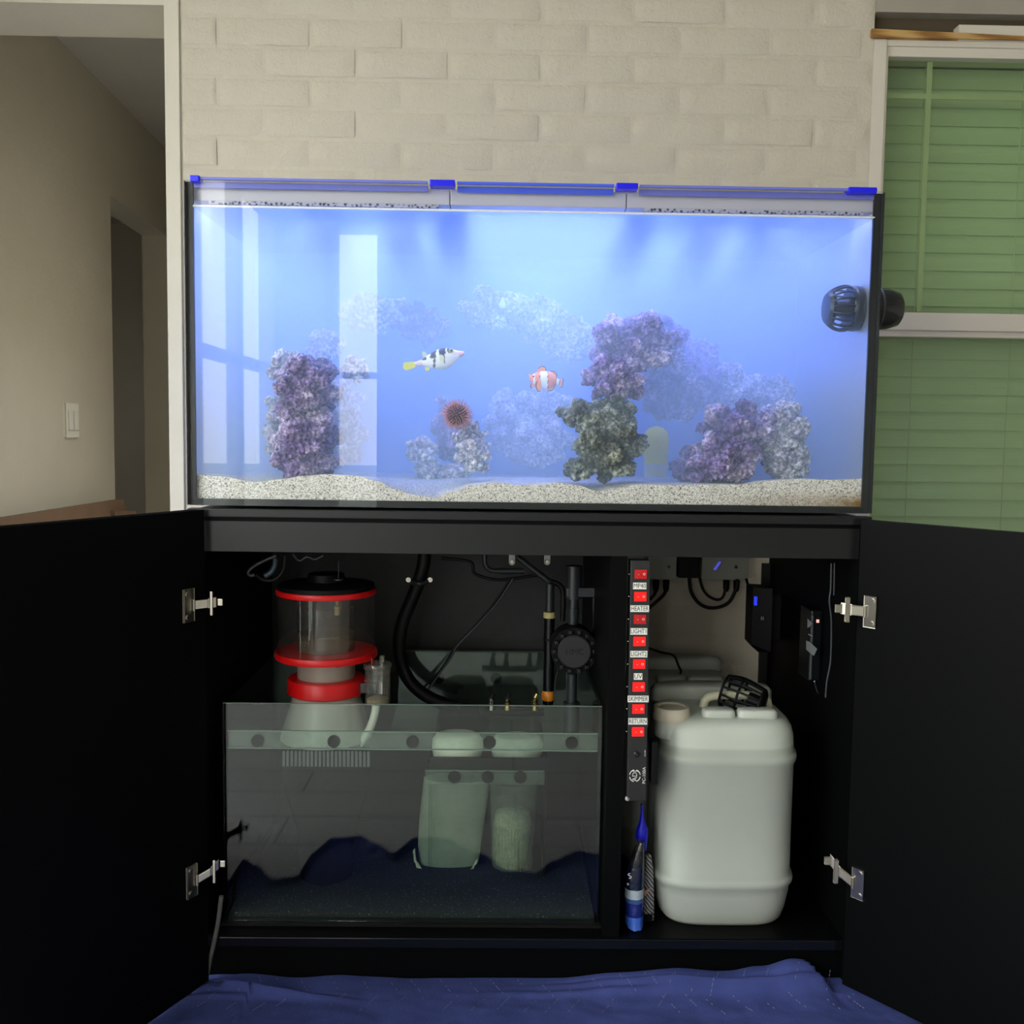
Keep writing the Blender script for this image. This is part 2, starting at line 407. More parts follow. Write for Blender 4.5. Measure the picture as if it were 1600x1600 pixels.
# smooth plaster corner strip beside the opening
struct(MB().box((WX0, WY - 0.004, 0), (WX0 + 0.034, WB, CEIL), 0.002).done('trim_1', M['plaster']))
# header over the opening
HZ = atz(257, 8, 1.986).z
hz = at(257, 8, WY).z
struct(slab('trim_2', [((LW - 0.02, WY, hz), (WX0 + .001, WB - .005, CEIL))], M['plaster']))
# window side: header pieces, raw wood strip, frame
zf0 = at(1480, 62, 0.63).z
zw = at(1480, 49, 0.63).z
struct(slab('trim_3', [((WX1, WY - 0.005, at(1480, 22, WY).z), (3.3, WB, CEIL))], M['header']))
struct(slab('trim_4', [((WX1, WY + 0.03, zw + 0.004), (3.3, WB - .01, at(1480, 22, WY).z + .002))], M['gapstrip']))
wm = NT('raw_pine'); wv = wm.n('ShaderNodeTexWave'); wv.inputs['Scale'].default_value = 2.2; wv.inputs['Distortion'].default_value = 9; wv.inputs['Detail'].default_value = 3
mp = wm.n('ShaderNodeMapping'); mp.inputs['Scale'].default_value = (1.0, 1, 14); tcc = wm.n('ShaderNodeTexCoord'); wm.l(tcc.outputs['Object'], mp.inputs[0]); wm.l(mp.outputs[0], wv.inputs['Vector'])
wm.l(wm.ramp(wv.outputs['Fac'], [(0.1, (0.30, 0.14, 0.035)), (0.55, (0.52, 0.29, 0.085)), (0.9, (0.62, 0.38, 0.14))]), wm.b.inputs['Base Color'])
wx = MB(); a = at(1362, 45, WY - .004); b = at(1362, 58, WY - .004); c_ = at(1600, 61.5, WY - .004); d_ = at(1600, 57, WY - .004)
sl = (d_ - a) / (c_.x - a.x)
def zl(p, q, x): return p.z + (q.z - p.z) * (x - p.x) / (q.x - p.x)
XE = 1.9
wx.prism([(a.x, WY - .006, a.z), (a.x, WY - .006, b.z), (XE, WY - .006, b.z), (XE, WY - .006, b.z + 0.004), (1.25, WY - .006, b.z + .006)], (0, 0.05, 0))
wood = wx.done('trim_5', wm.m); struct(wood)
struct(slab('trim_6', [((1.0, WY + .001, b.z - .001), (3.3, WY + .03, zw + 0.012))], M['frame']))
W1 = sroot('window_1', (1.4, 0.64, 0.5))
FX0 = WX1; FX1 = 2.4; gx0 = at(1386, 120, 0.635).x; gz1 = at(1500, 91, 0.635).z
FZ1 = b.z; FZ0 = 0.62; rz1 = at(1480, 489, 0.63).z; rz0 = at(1480, 517, 0.63).z; rz00 = at(1480, 527, 0.64).z
fr = MB(); fr.box((FX0, 0.624, FZ0), (gx0 - .006, 0.70, FZ1), .003).box((gx0 - .012, 0.630, FZ0), (gx0, 0.69, FZ1 - .03), .002)
fr.box((FX0, 0.626, gz1 + 0.022), (FX1, 0.70, FZ1), .003).box((gx0 - .01, 0.632, gz1), (FX1, 0.69, gz1 + 0.026), .002)
fr.box((FX0, 0.62, FZ0 - .04), (FX1, 0.70, FZ0 + .03), .003).box((FX1 - .05, 0.626, FZ0), (FX1, 0.70, FZ1), .003)
fr.done('window_frame', M['frame'], W1)
mr = MB(); mr.box((gx0 - .01, 0.628, rz0), (FX1, 0.69, rz1), .003).box((gx0 - .01, 0.640, rz00), (FX1, 0.69, rz0 + .002), .002); mr.done('meeting_rail', M['frame'], W1)
MB().box((gx0 - .005, 0.655, rz0), (FX1 - .03, 0.659, gz1 + .01)).done('upper_pane', M['winglass'], W1)
MB().box((gx0 - .005, 0.668, FZ0), (FX1 - .03, 0.672, rz0)).done('lower_pane', M['winglass'], W1)
mx_ = at(1443, 300, 0.667); mun = MB(); mun.box((mx_.x - .006, 0.6615, rz0), (mx_.x + .006, 0.6665, gz1 + .005))
zz = at(1500, 152, 0.665).z; mun.box((gx0, 0.6622, zz - .006), (FX1 - .03, 0.6660, zz + .006)); mun.done('muntin', M['frame'], W1)
struct(slab('wall_window', [((WX1, WY + .01, 0), (3.3, WB, FZ0 - .03)), ((FX1, WY + .01, 0), (3.3, WB, 2.1))], M['brick']))
# blind behind the window
WBL = thing('window_blind', 'white closed slatted blind hanging behind the green tinted window', 'blind', (1.5, 0.745, 0.62))
MB().box((gx0 - .05, 0.72, at(1500, 103, .73).z), (2.35, 0.77, at(1500, 92, .73).z), .003).done('headrail', M['frame'], WBL)
blm = pm('ivory_blind', (0.76, 0.77, 0.70), 0.5)
sp = 0.0437; zt = at(1500, 103, .73).z
sm_ = MB(); 
prof = []
for k in range(7):
    u = k / 6; prof.append((0.002 + 0.007 * (1 - u) + 0.004 * math.sin(math.pi * u) * -1, -0.025 + 0.050 * u))
pts = [(y_, z_) for y_, z_ in prof]
rings = []
for X in (gx0 - .045, 2.33):
    rings.append([Vector((X, 0.745 - y_ - .003, z_)) for y_, z_ in pts] + [Vector((X, 0.745 - y_, z_)) for y_, z_ in pts[::-1]])
sm_.loft(rings)
sl0 = sm_.done('slat', blm, WBL); base = Vector(sl0.location)
n_ = int((zt - 0.66) / sp)
for k in range(n_):
    o = sl0 if k == 0 else sl0.copy()
    if k: COL.objects.link(o)
    o.location = base + Vector((0, 0, zt - 0.03 - k * sp))
cd = MB()
for X in (at(1418, 700, .72).x, at(1568, 700, .72).x): cd.tube([(X, 0.715, 0.64), (X, 0.715, zt)], 0.0012, 5, 1)
cd.done('ladder_cord', M['frame'], WBL)
# light switch and cardboard in the hallway
SWP = onpl(110, 657, P1, nA); yA = uA
SW = thing('light_switch', 'white two-rocker light switch plate on the hallway wall', 'light switch', SWP + Vector((0, 0, -.06)))
ivory = pm('white_switch_plastic', (0.80, 0.77, 0.70), 0.35)
sc_ = SWP - P1; ss = sc_.dot(uA)
MB().obox(hallpt(ss - .058, 0.0, SWP.z - .06), uA * .116, nA * .008, (0, 0, .12), .003).done('wall_plate', ivory, SW)
for dx in (-.026, .026):
    MB().obox(hallpt(ss + dx - .017, 0.006, SWP.z - .034), uA * .034, nA * .006, (0, 0, .068), .002).done('rocker', ivory, SW)
ca = onpl(0, 808, P1 + nA * .10, nA); cb = onpl(188, 779, P1 + nA * .10, nA); 
sa = (ca - P1).dot(uA); sb = (cb - P1).dot(uA)
cardm = pm('brown_cardboard', (0.15, 0.085, 0.048), 0.8, var=0.08, vscale=8, bump=.1)
sl_ = (cb.z - ca.z) / (sb - sa); s00 = sa - .5
cm_ = MB(); cm_.prism([hallpt(s00, .16, 0.01), hallpt(sb + .04, .16, 0.01), hallpt(sb + .03, .11, cb.z - .05), hallpt(sb, .10, cb.z - .02), hallpt(sb, .10, cb.z), hallpt(s00, .10, ca.z - .5 * sl_)], nA * .012)
CB = thing('cardboard_sheet', 'brown cardboard sheet leaning against the hallway wall', 'cardboard', hallpt((s00 + sb) / 2, .15, 0))
cm_.done('sheet', cardm, CB)
m = MB(); m.prism([hallpt(sb - .16, .11, cb.z - .035), hallpt(sb + .045, .125, cb.z - .05), hallpt(sb + .05, .15, .10), hallpt(sb - .16, .15, .10)], nA * .02)
m.done('flap', cardm, CB)

# ================================================================== CABINET
CT = 0.872                                            # cabinet top
CAB = thing('aquarium_cabinet', 'black aquarium cabinet with both doors swung open under the tank', 'cabinet', (0, 0.3, 0))
XL, XR = -0.604, 0.604; CF = 0.094; CBK = 0.575; T = 0.018
zr = at(700, 866, 0.0).z
MB().box((XL, 0.0, 0.0), (XL + T, CBK, CT)).done('side_panel', M['black'], CAB)
MB().box((XR - T, 0.0, 0.0), (XR, CBK, CT)).done('side_panel', M['black'], CAB)
MB().box((XL + T, 0.0, CF - T), (XR - T, CBK, CF)).done('floor_panel', M['black'], CAB)
MB().box((XL + T, 0.0, CT - T), (XR - T, CBK, CT)).done('top_panel', M['black'], CAB)
MB().box((XL + T, 0.0, zr), (XR - T, 0.016, CT - T), .001).done('front_rail', M['rail'], CAB)
MB().box((XL - .002, -0.006, at(700, 812, 0).z), (XR + .002, 0.02, CT + .004), .002).done('top_molding', M['rail'], CAB)
MB().box((XL + T, 0.012, 0.0), (XR - T, 0.028, CF - T)).done('toe_kick', M['black'], CAB)
MB().box((XL + T, -0.001, CF - 0.02), (XR - T, 0.012, CF - .002), .001).done('front_edge', M['blackg'], CAB)
xd0 = at(950, 1100, 0.0).x; xd1 = at(985, 1100, 0.0).x
MB().box((xd0, 0.004, CF), (xd0 + .02, CBK - .012, CT - T)).done('divider', M['black'], CAB)
MB().box((xd0 + .02, 0.004, CF), (at(976, 1100, 0).x, 0.022, zr + .02)).done('divider_stile', M['black'], CAB)
bk = MB(); bk.box((XL + T, CBK - .012, CF), (xd0 + .02, CBK, CT - T)).box((xd0 + .02, CBK - .012, CF), (XR - T, CBK, 0.30)).box((xd0 + .02, CBK - .012, at(1100, 871, .56).z), (XR - T, CBK, CT - T))
bkm = pm('dusty_black_panel', (0.012, 0.014, 0.014), 0.55, var=0.3, vscale=40)
bk.box((XR - T - .018, CBK - .012, .30), (XR - T, CBK, at(1100, 880, .56).z)); bk.done('back_panel', bkm, CAB)
# doors
def door(pa, pb, wid, side):
    A = at(*pa, -0.022); zt_ = A.z; B = atz(*pb, zt_); u = B - A; u.z = 0; u.normalize()
    n = Vector((u.y, -u.x, 0))
    if n.dot(CL - A) < 0: n = -n
    zb = 0.022; m = MB(); m.obox(Vector((A.x, A.y, zb)), u * wid, -n * 0.018, (0, 0, zt_ - zb), .0012)
    d = m.done('door', M['black'], CAB); return A, u, n
DL = door((318, 797), (0, 825), 0.60, -1); DR = door((1345, 812), (1600, 833), 0.60, 1)
def hinge(D, px, py, s, dirc, tilt=0.0):
    """concealed hinge: cup plate on the door face, arm reaching to a mounting plate on the cabinet side"""
    A, u, n = D; P = onpl(px, py, A + n * .001, n)
    h = bpy.data.objects.new('hinge', None); COL.objects.link(h); h.parent = CAB; h.location = P - Vector(CAB.location)
    def bx(mb, o, l, ww, hh, bev=.0012): mb.obox(o, *l, bev)
    Z = Vector((0, 0, 1)); X = Vector((dirc, 0, 0))
    m = MB(); m.obox(P - u * .004 - Z * .028, u * .024, n * .003, Z * .056, .0008); m.done('cup_plate', M['nickel'], h)
    for dz in (-.020, .020):
        c0 = P + u * .012 + Z * dz + n * .003; MB().cyl(c0, c0 + n * .002, .0042, 12).done('screw', M['nickel'], h)
    q = P + n * .006
    m = MB(); e = X * .022 + Vector((0, .006, 0.001 + tilt)); m.obox(q - Z * .0075, e, Vector((0, .004, 0)) - n * .002, Z * .015, .0012)
    m.cyl(q - Z * .010, q + Z * .010, .0025, 10); m.done('arm', M['nickel'], h)
    q2 = q + e
    m = MB(); m.obox(q2 - Z * .009, X * .012 + Vector((0, .008, tilt)), Vector((0, .006, 0)), Z * .018, .001)
    m.obox(q2 + X * .003 - Z * .021, X * .005, Vector((0, .006, 0)), Z * .042, .001)
    m.done('mounting_block', M['nickel'], h)
    q3 = q2 + X * .014 + Vector((0, .008, tilt))
    MB().obox(q3 - Z * .006, X * .009, Vector((0, .005, 0)), Z * .012, .001).done('release_clip', M['nickel'], h)
hinge(DL, 299, 945, 1, 1, .001); hinge(DL, 304, 1374, 1, 1, .011)
hinge(DR, 1354, 955, 1, -1, .0005); hinge(DR, 1335, 1378, 1, -1, .016)

# ================================================================== TANK
TB, TT = 0.881, 1.443; TX = 0.606; TD = 0.46; G = 0.011
zsb = at(300, 780, 0).z
AQ = thing('aquarium', 'large rimless glass aquarium of cloudy blue water on the cabinet', 'aquarium', (0, TD / 2, TB))
MB().box((-TX, 0.0, TB), (TX, G, TT), .0008).done('front_pane', M['tankglass'], AQ)
MB().box((-TX, G, TB), (-TX + G, TD - G, TT)).done('side_pane', M['tankglass'], AQ)
MB().box((TX - G, G, TB), (TX, TD - G, TT)).done('side_pane', M['tankglass'], AQ)
MB().box((-TX, TD - G, TB), (TX, TD, TT)).done('back_pane', M['filmback'], AQ)
MB().box((-TX + G, G, TB), (TX - G, TD - G, TB + .010)).done('bottom_pane', M['seal'], AQ)
sw = at(296, 500, 0).x - (-TX)
for sx_ in (-1, 1):
    wd_ = .011 if sx_ < 0 else .013
    MB().box((sx_ * (TX - .0005), G + .0003, TB), (sx_ * (TX - .0005 - wd_), G + .006, TT - .001)).done('corner_seal', M['seal'], AQ)
    MB().box((sx_ * (TX + .0002), .0005, TB + .0005), (sx_ * (TX + .0008), .014, TT - .001)).done('edge_seal', M['seal'], AQ)
MB().box((-TX + .011, G + .0003, TB + .0005), (TX - .011, G + .004, at(800, 785, .01).z)).done('bottom_seal', M['seal'], AQ)
WZ = at(800, 331, .012).z
# water: cloudy volume; its surface mirrors seen from below
x = NT('cloudy_water'); x.t.nodes.remove(x.b)
tr = x.n('ShaderNodeBsdfTransparent'); gl = x.n('ShaderNodeBsdfGlossy'); gl.inputs['Roughness'].default_value = 0.02; fn = x.n('ShaderNodeFresnel'); fn.inputs['IOR'].default_value = 1.33
geo = x.n('ShaderNodeNewGeometry'); sz = x.n('ShaderNodeSeparateXYZ'); ab = x.n('ShaderNodeMath', operation='ABSOLUTE'); gt = x.n('ShaderNodeMath', operation='LESS_THAN'); gt.inputs[1].default_value = 0.5
x.l(geo.outputs['True Normal'], sz.inputs[0]); x.l(sz.outputs['Y'], ab.inputs[0]); x.l(ab.outputs[0], gt.inputs[0])
ax_ = x.n('ShaderNodeMath', operation='ABSOLUTE'); x.l(sz.outputs['X'], ax_.inputs[0])      # side faces are rougher, so they mirror softly
rg_ = x.n('ShaderNodeMapRange'); rg_.inputs[3].default_value = 0.02; rg_.inputs[4].default_value = 0.45; x.l(ax_.outputs[0], rg_.inputs[0]); x.l(rg_.outputs[0], gl.inputs['Roughness'])
ml = x.n('ShaderNodeMath', operation='MULTIPLY'); x.l(gt.outputs[0], ml.inputs[0]); x.l(fn.outputs[0], ml.inputs[1])
bp = x.n('ShaderNodeBump'); bp.inputs['Strength'].default_value = 0.25; bp.inputs['Distance'].default_value = 0.01; x.l(x.noise(14, 3), bp.inputs['Height']); x.l(bp.outputs[0], gl.inputs['Normal'])
mx = x.n('ShaderNodeMixShader'); x.l(ml.outputs[0], mx.inputs[0]); x.l(tr.outputs[0], mx.inputs[1]); x.l(gl.outputs[0], mx.inputs[2]); x.l(mx.outputs[0], x.out.inputs['Surface'])
vs = x.n('ShaderNodeVolumeScatter'); vs.inputs['Color'].default_value = (0.66, 0.87, 1.0, 1); vs.inputs['Density'].default_value = 3.2; vs.inputs['Anisotropy'].default_value = 0.1
va_ = x.n('ShaderNodeVolumeAbsorption'); va_.inputs['Color'].default_value = (0.10, 0.62, 1.0, 1); va_.inputs['Density'].default_value = 1.1
ad_ = x.n('ShaderNodeAddShader'); x.l(vs.outputs[0], ad_.inputs[0]); x.l(va_.outputs[0], ad_.inputs[1]); x.l(ad_.outputs[0], x.out.inputs['Volume'])
MB().box((-TX + G + .0005, G + .0065, TB + .0105), (TX - G - .0005, TD - G - .0005, WZ)).done('water', x.m, AQ)
MB().tube([(-TX + G, G + .002, WZ + .001), (TX - G, G + .002, WZ + .001)], .0022, 6, 1).done('waterline', pm('pale_waterline', (0.85, 0.88, 0.95), .2), AQ)  # pale meniscus line along the front glass
# lids and clips
edgem = pm('blue_edge_glow', (0.16, 0.18, 0.62), 0.2); edgem2 = pm('bright_blue_edge_glow', (0.06, 0.12, 0.80), 0.2)  # light piped through the clear edges is put in as blue colour
clipm = pm('deep_blue_clip', (0.01, 0.01, 0.85), 0.25, emit=None)
lidtop = M['acrylic']
def lid(px0, px1, label, em, clips):
    X0 = at(px0, 290, 0.0).x; X1 = at(px1, 290, 0.0).x
    L = thing('tank_lid', label, 'lid', ((X0 + X1) / 2, .2, TT))
    MB().box((X0, 0.006, TT + .0005), (X1, TD - .01, TT + .0045)).done('clear_sheet', lidtop, L)
    MB().box((X0, 0.0015, TT + .0003), (X1, 0.0060, TT + .0050), .001).done('front_edge', em, L)
    MB().box((X0, 0.0125, TT - .0110), (X1, 0.0165, TT - .0005), .001).done('inner_lip', em, L)
    for a_, b_ in clips:
        xa = at(a_, 290, 0).x; xb = at(b_, 290, 0).x
        MB().box((xa, -0.003, TT - .004), (xb, 0.022, TT + .0065), .0018).done('clip', clipm, L)
lid(299, 668, 'left clear tank lid with a painted pale blue edge glow', edgem, [(297, 312)])
lid(714, 960, 'middle clear tank lid with a painted bright blue edge glow', edgem2, [(671, 711), (963, 997)])
lid(1000, 1372, 'right clear tank lid with a painted pale blue edge glow', edgem, [(1326, 1370)])
# LED bars
barm = pm('lavender_white_aluminium', (0.50, 0.485, 0.57), 0.4); grm = None
gx = NT('perforated_grille'); vb = gx.n('ShaderNodeTexVoronoi'); vb.inputs['Scale'].default_value = 160; tcc = gx.n('ShaderNodeTexCoord'); gx.l(tcc.outputs['Object'], vb.inputs['Vector'])
gx.l(gx.ramp(vb.outputs['Distance'], [(0.25, (0.02, 0.02, 0.05)), (0.55, (0.45, 0.45, 0.62))]), gx.b.inputs['Base Color'])
def bar(px0, px1, label, grille):
    X0 = at(px0, 305, .03).x; X1 = at(px1, 305, .03).x
    L = thing('light_bar', label, 'aquarium light', ((X0 + X1) / 2, .2, 1.417), None)
    MB().box((X0, 0.022, WZ + .012), (X1, 0.36, TT - .003), .002).done('housing', barm, L)
    if grille: MB().box((X0 + .03, 0.0215, WZ + .0065), (X1 - .02, 0.10, WZ + .0122)).done('grille', gx.m, L)
    for k in range(int((X1 - X0) / .05)):
        cx_ = X0 + .03 + k * .05
        MB().cyl((cx_, .23, WZ + .0115), (cx_, .23, WZ + .009), .008, 12).done('lens', M['clipgrey'], L)
bar(301, 703, 'left slim lavender white light bar with a dark perforated strip', True)
bar(704, 978, 'middle plain lavender white light bar above the waterline', False)
bar(979, 1366, 'right slim lavender white light bar with a dark perforated strip', True)

# ------------------------------------------------------------------ sand bed
prof = [(285, 741), (300, 741), (340, 744), (400, 753), (440, 749), (470, 744), (510, 741), (560, 744), (590, 752), (615, 763), (645, 773), (680, 777), (705, 768), (740, 758), (775, 754), (810, 758), (850, 757), (870, 754), (900, 758), (935, 768), (960, 763), (1000, 757), (1050, 758), (1100, 757), (1160, 757), (1200, 751), (1260, 748), (1300, 750), (1356, 748), (1380, 748)]
xs = [at(p, q, .02).x for p, q in prof]; zs = [at(p, q, .02).z for p, q in prof]
def interp(X, A, B):
    if X <= A[0]: return B[0]
    for i in range(len(A) - 1):
        if X <= A[i + 1]:
            t = (X - A[i]) / (A[i + 1] - A[i]); t = t * t * (3 - 2 * t); return B[i] + (B[i + 1] - B[i]) * t
    return B[-1]
sb_ = MB(); NX, NY = 180, 40; gr = {}
y0s, y1s = G + .0072, TD - G - .001
zback = at(800, 742, .42).z
def sand_z(X, u):
    f = interp(X, xs, zs); bk_ = zback + 0.004 * noise.noise(Vector((X * 7, u * 3, 2)))
    t = min(1, u * 2.2); t = t * t * (3 - 2 * t)
    return f * (1 - t) + max(bk_, f * .0 + bk_) * t + 0.0025 * noise.noise(Vector((X * 25, u * 9, 0))) * min(1, u * 6)
for i in range(NX + 1):
    X = -TX + G + .001 + (2 * TX - 2 * G - .002) * i / NX
    col = [Vector((X, y0s, TB + .011))]
    for j in range(NY + 1):
        u = (j / NY) ** 1.6; col.append(Vector((X, y0s + (y1s - y0s) * u, sand_z(X, u))))
    for j, p in enumerate(col): gr[i, j] = sb_.bm.verts.new(p)
for i in range(NX):
    for j in range(NY + 1): sb_.bm.faces.new((gr[i, j], gr[i + 1, j], gr[i + 1, j + 1], gr[i, j + 1]))
sm = NT('speckled_sand'); tcs = sm.n('ShaderNodeTexCoord')
v1 = sm.n('ShaderNodeTexVoronoi'); v1.inputs['Scale'].default_value = 560; sm.l(tcs.outputs['Object'], v1.inputs['Vector'])
wn = sm.n('ShaderNodeSeparateColor'); sm.l(v1.outputs['Color'], wn.inputs[0])
c1 = sm.ramp(wn.outputs[0], [(0.0, (0.10, 0.09, 0.085)), (0.12, (0.34, 0.32, 0.30)), (0.35, (0.60, 0.57, 0.53)), (0.8, (0.78, 0.75, 0.70)), (1.0, (0.92, 0.90, 0.86))])
# brown algae in the front right corner and front left corner
sxx = sm.n('ShaderNodeSeparateXYZ'); sm.l(tcs.outputs['Object'], sxx.inputs[0])
mr1 = sm.n('ShaderNodeMapRange'); mr1.inputs[1].default_value = 0.30; mr1.inputs[2].default_value = 0.60; sm.l(sxx.outputs['X'], mr1.inputs[0])
mr2 = sm.n('ShaderNodeMapRange'); mr2.inputs[1].default_value = 0.030; mr2.inputs[2].default_value = 0.008; sm.l(sxx.outputs['Z'], mr2.inputs[0])
mlt = sm.n('ShaderNodeMath', operation='MULTIPLY'); sm.l(mr1.outputs[0], mlt.inputs[0]); sm.l(mr2.outputs[0], mlt.inputs[1])
nz = sm.n('ShaderNodeMath', operation='MULTIPLY'); nz.inputs[1].default_value = 1.6; sm.l(sm.noise(30, 3), nz.inputs[0])
ml2 = sm.n('ShaderNodeMath', operation='MULTIPLY', use_clamp=True); sm.l(mlt.outputs[0], ml2.inputs[0]); sm.l(nz.outputs[0], ml2.inputs[1])
mxc = sm.n('ShaderNodeMix', data_type='RGBA'); sm.l(ml2.outputs[0], mxc.inputs[0]); sm.l(c1, mxc.inputs[6]); mxc.inputs[7].default_value = (0.22, 0.12, 0.02, 1)
sm.l(mxc.outputs[2], sm.b.inputs['Base Color']); sm.b.inputs['Roughness'].default_value = .9; sm.bump(v1.outputs['Distance'], .5, .002)
sand = sb_.done('sand_bed', sm.m, None, smooth=60); sand['kind'] = 'stuff'; tag(sand, 'speckled white and grey sand covering the aquarium bottom', 'sand')

# ------------------------------------------------------------------ rocks
def rockmat(name, a, b, c, hi):
    x = NT(name); f = x.noise(16, 6, .7); f2 = x.noise(140, 3, .6)
    base = x.ramp(f, [(0.28, a), (0.45, b), (0.58, c), (0.75, hi)])
    sp_ = x.ramp(f2, [(0.44, (0.55, 0.55, 0.55)), (0.60, (1.7, 1.7, 1.7))])
    mm_ = x.n('ShaderNodeMix', data_type='RGBA', blend_type='MULTIPLY'); mm_.inputs[0].default_value = 1; x.l(base, mm_.inputs[6]); x.l(sp_, mm_.inputs[7])
    x.l(mm_.outputs[2], x.b.inputs['Base Color']); x.b.inputs['Roughness'].default_value = .9; x.bump(f2, .9, .004); return x.m
RM = {'purple': rockmat('coralline_rock', (0.05, 0.035, 0.10), (0.17, 0.11, 0.27), (0.42, 0.33, 0.48), (0.72, 0.68, 0.74)),
      'olive': rockmat('olive_grey_rock', (0.025, 0.028, 0.03), (0.10, 0.11, 0.09), (0.32, 0.33, 0.26), (0.70, 0.69, 0.56)),
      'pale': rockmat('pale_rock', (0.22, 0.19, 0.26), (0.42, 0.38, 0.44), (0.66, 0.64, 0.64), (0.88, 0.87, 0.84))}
def rock(px, py, Y, rx, rz, mat, label, seed, ry=None, rough=1.0, sub=5, tilt=0.0):
    """knobbly rock: an ellipsoid with smaller lumps grown on it, fused into one skin, then roughened"""
    c = at(px, py, Y); s_ = S(Y) * 1.07; RX, RZ = rx * s_, rz * s_; RY = ry * s_ if ry else (RX + RZ) * .40
    RY = min(RY, TD - G - .004 - Y, Y - G - .012); rg = random.Random(seed * 11)
    t = bmesh.new(); ct, st = math.cos(tilt), math.sin(tilt)
    def blob(o, r, sc):
        b = bmesh.new(); bmesh.ops.create_icosphere(b, subdivisions=3, radius=1.0)
        for v in b.verts:
            k = 1 + .38 * noise.noise(v.co * 1.6 + Vector((seed, r * 90, o.x * 50)))
            q = Vector((v.co.x * sc[0], v.co.y * sc[1], v.co.z * sc[2])) * k + o
            v.co = Vector((q.x * ct - q.z * st, q.y, q.x * st + q.z * ct))
        me_ = bpy.data.meshes.new('tmp'); b.to_mesh(me_); b.free(); t.from_mesh(me_); bpy.data.meshes.remove(me_)
    blob(Vector(), .1, (RX * .74, RY * .78, RZ * .74))
    n_ = int(11 * rough) + 2
    for q in range(n_):
        z = 1 - 2 * (q + .5) / n_; ph = q * 2.4 + seed; r0 = math.sqrt(1 - z * z); R0 = min(RX, RZ) * rg.uniform(.24, .46)
        if rough < .6: R0 *= .7
        o = Vector((r0 * math.cos(ph) * (RX - R0 * .7), r0 * math.sin(ph) * max(0, RY - R0 * .5), z * (RZ - R0 * .7)))
        blob(o, q + 1, (R0 * rg.uniform(.85, 1.3), min(R0, RY * .7), R0 * rg.uniform(.7, 1.05)))
    me = bpy.data.meshes.new('tmp'); t.to_mesh(me); t.free()
    o = bpy.data.objects.new('tmp', me); COL.objects.link(o); m_ = o.modifiers.new('r', 'REMESH'); m_.mode = 'VOXEL'; m_.voxel_size = max(.0014, min(RX, RZ) * .034)
    dg = bpy.context.evaluated_depsgraph_get(); me2 = bpy.data.meshes.new_from_object(o.evaluated_get(dg)); bpy.data.objects.remove(o); bpy.data.meshes.remove(me)
    off = Vector((seed * 3.1, seed * 1.7, seed * .9)); L = min(RX, RZ); A = L * rough
    out = []
    for v in me2.vertices:
        p = v.co / L; nn = v.normal
        d = .10 * noise.noise(p * 2.6 + off) + .075 * noise.noise(p * 5.5 + off) + .065 * noise.noise(p * 11 + off) + .045 * noise.noise(p * 22 + off) + .03 * noise.noise(p * 44 + off)
        vv = noise.voronoi(p * 4.2 + off)[0][0]; d -= .12 * max(0, 1 - vv / .32)
        q = v.co + nn * d * A + c; q.y = min(max(q.y, G + .010), TD - G - .003); out.append(q)
    for v, q in zip(me2.vertices, out): v.co = q
    me2.name = 'live_rock'; me2.materials.clear(); me2.polygons.foreach_set('use_smooth', [True] * len(me2.polygons))
    o = link('live_rock', me2, RM[mat]); tag(o, label, 'rock', 'live rocks in the aquarium'); return o
rock(478, 690, .095, 50, 62, 'purple', 'base rock of the left rock pillar standing on the sand', 1)
rock(480, 605, .095, 44, 50, 'purple', 'dark purple rock in the middle of the left rock pillar', 2)
rock(452, 575, .13, 28, 26, 'pale', 'knobbly pale cap rock on top of the left pillar', 3, sub=5)
rock(555, 577, .16, 22, 20, 'pale', 'small pale rock jutting right from the top of the left pillar', 4, sub=5)
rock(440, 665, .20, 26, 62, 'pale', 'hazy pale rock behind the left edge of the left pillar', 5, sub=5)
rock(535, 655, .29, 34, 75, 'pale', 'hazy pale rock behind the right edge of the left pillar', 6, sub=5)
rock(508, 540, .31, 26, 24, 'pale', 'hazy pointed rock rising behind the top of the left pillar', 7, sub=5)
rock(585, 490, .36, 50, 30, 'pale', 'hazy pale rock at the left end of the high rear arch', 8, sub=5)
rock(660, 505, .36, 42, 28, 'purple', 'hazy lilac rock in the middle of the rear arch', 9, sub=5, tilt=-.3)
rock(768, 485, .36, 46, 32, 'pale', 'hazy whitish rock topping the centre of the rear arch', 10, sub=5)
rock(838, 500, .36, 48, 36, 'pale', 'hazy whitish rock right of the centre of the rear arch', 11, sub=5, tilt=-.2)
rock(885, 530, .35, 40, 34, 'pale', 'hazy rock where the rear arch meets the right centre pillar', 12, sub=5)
rock(990, 535, .14, 62, 46, 'purple', 'large violet overhanging rock on the right centre pillar', 13)
rock(962, 590, .10, 46, 36, 'purple', 'purple grey rock hanging below the overhang of the centre pillar', 14)
rock(1035, 535, .24, 34, 42, 'purple', 'violet rock at the right shoulder of the overhang', 15, sub=5)
rock(912, 648, .075, 36, 24, 'olive', 'olive nose-shaped rock poking left from the front pillar', 16)
rock(950, 694, .085, 48, 56, 'olive', 'dark olive grey boulder nearest the glass on the sand', 17)
rock(955, 650, .09, 38, 32, 'olive', 'olive grey rock topping the dark front boulder', 18)
rock(905, 732, .08, 24, 18, 'olive', 'small olive rock at the left foot of the dark boulder', 19, sub=5)
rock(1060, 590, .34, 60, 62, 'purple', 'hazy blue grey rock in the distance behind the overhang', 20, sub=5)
rock(1135, 605, .33, 62, 34, 'pale', 'hazy ledge rock sloping down towards the right mound', 21, sub=5, tilt=-.3)
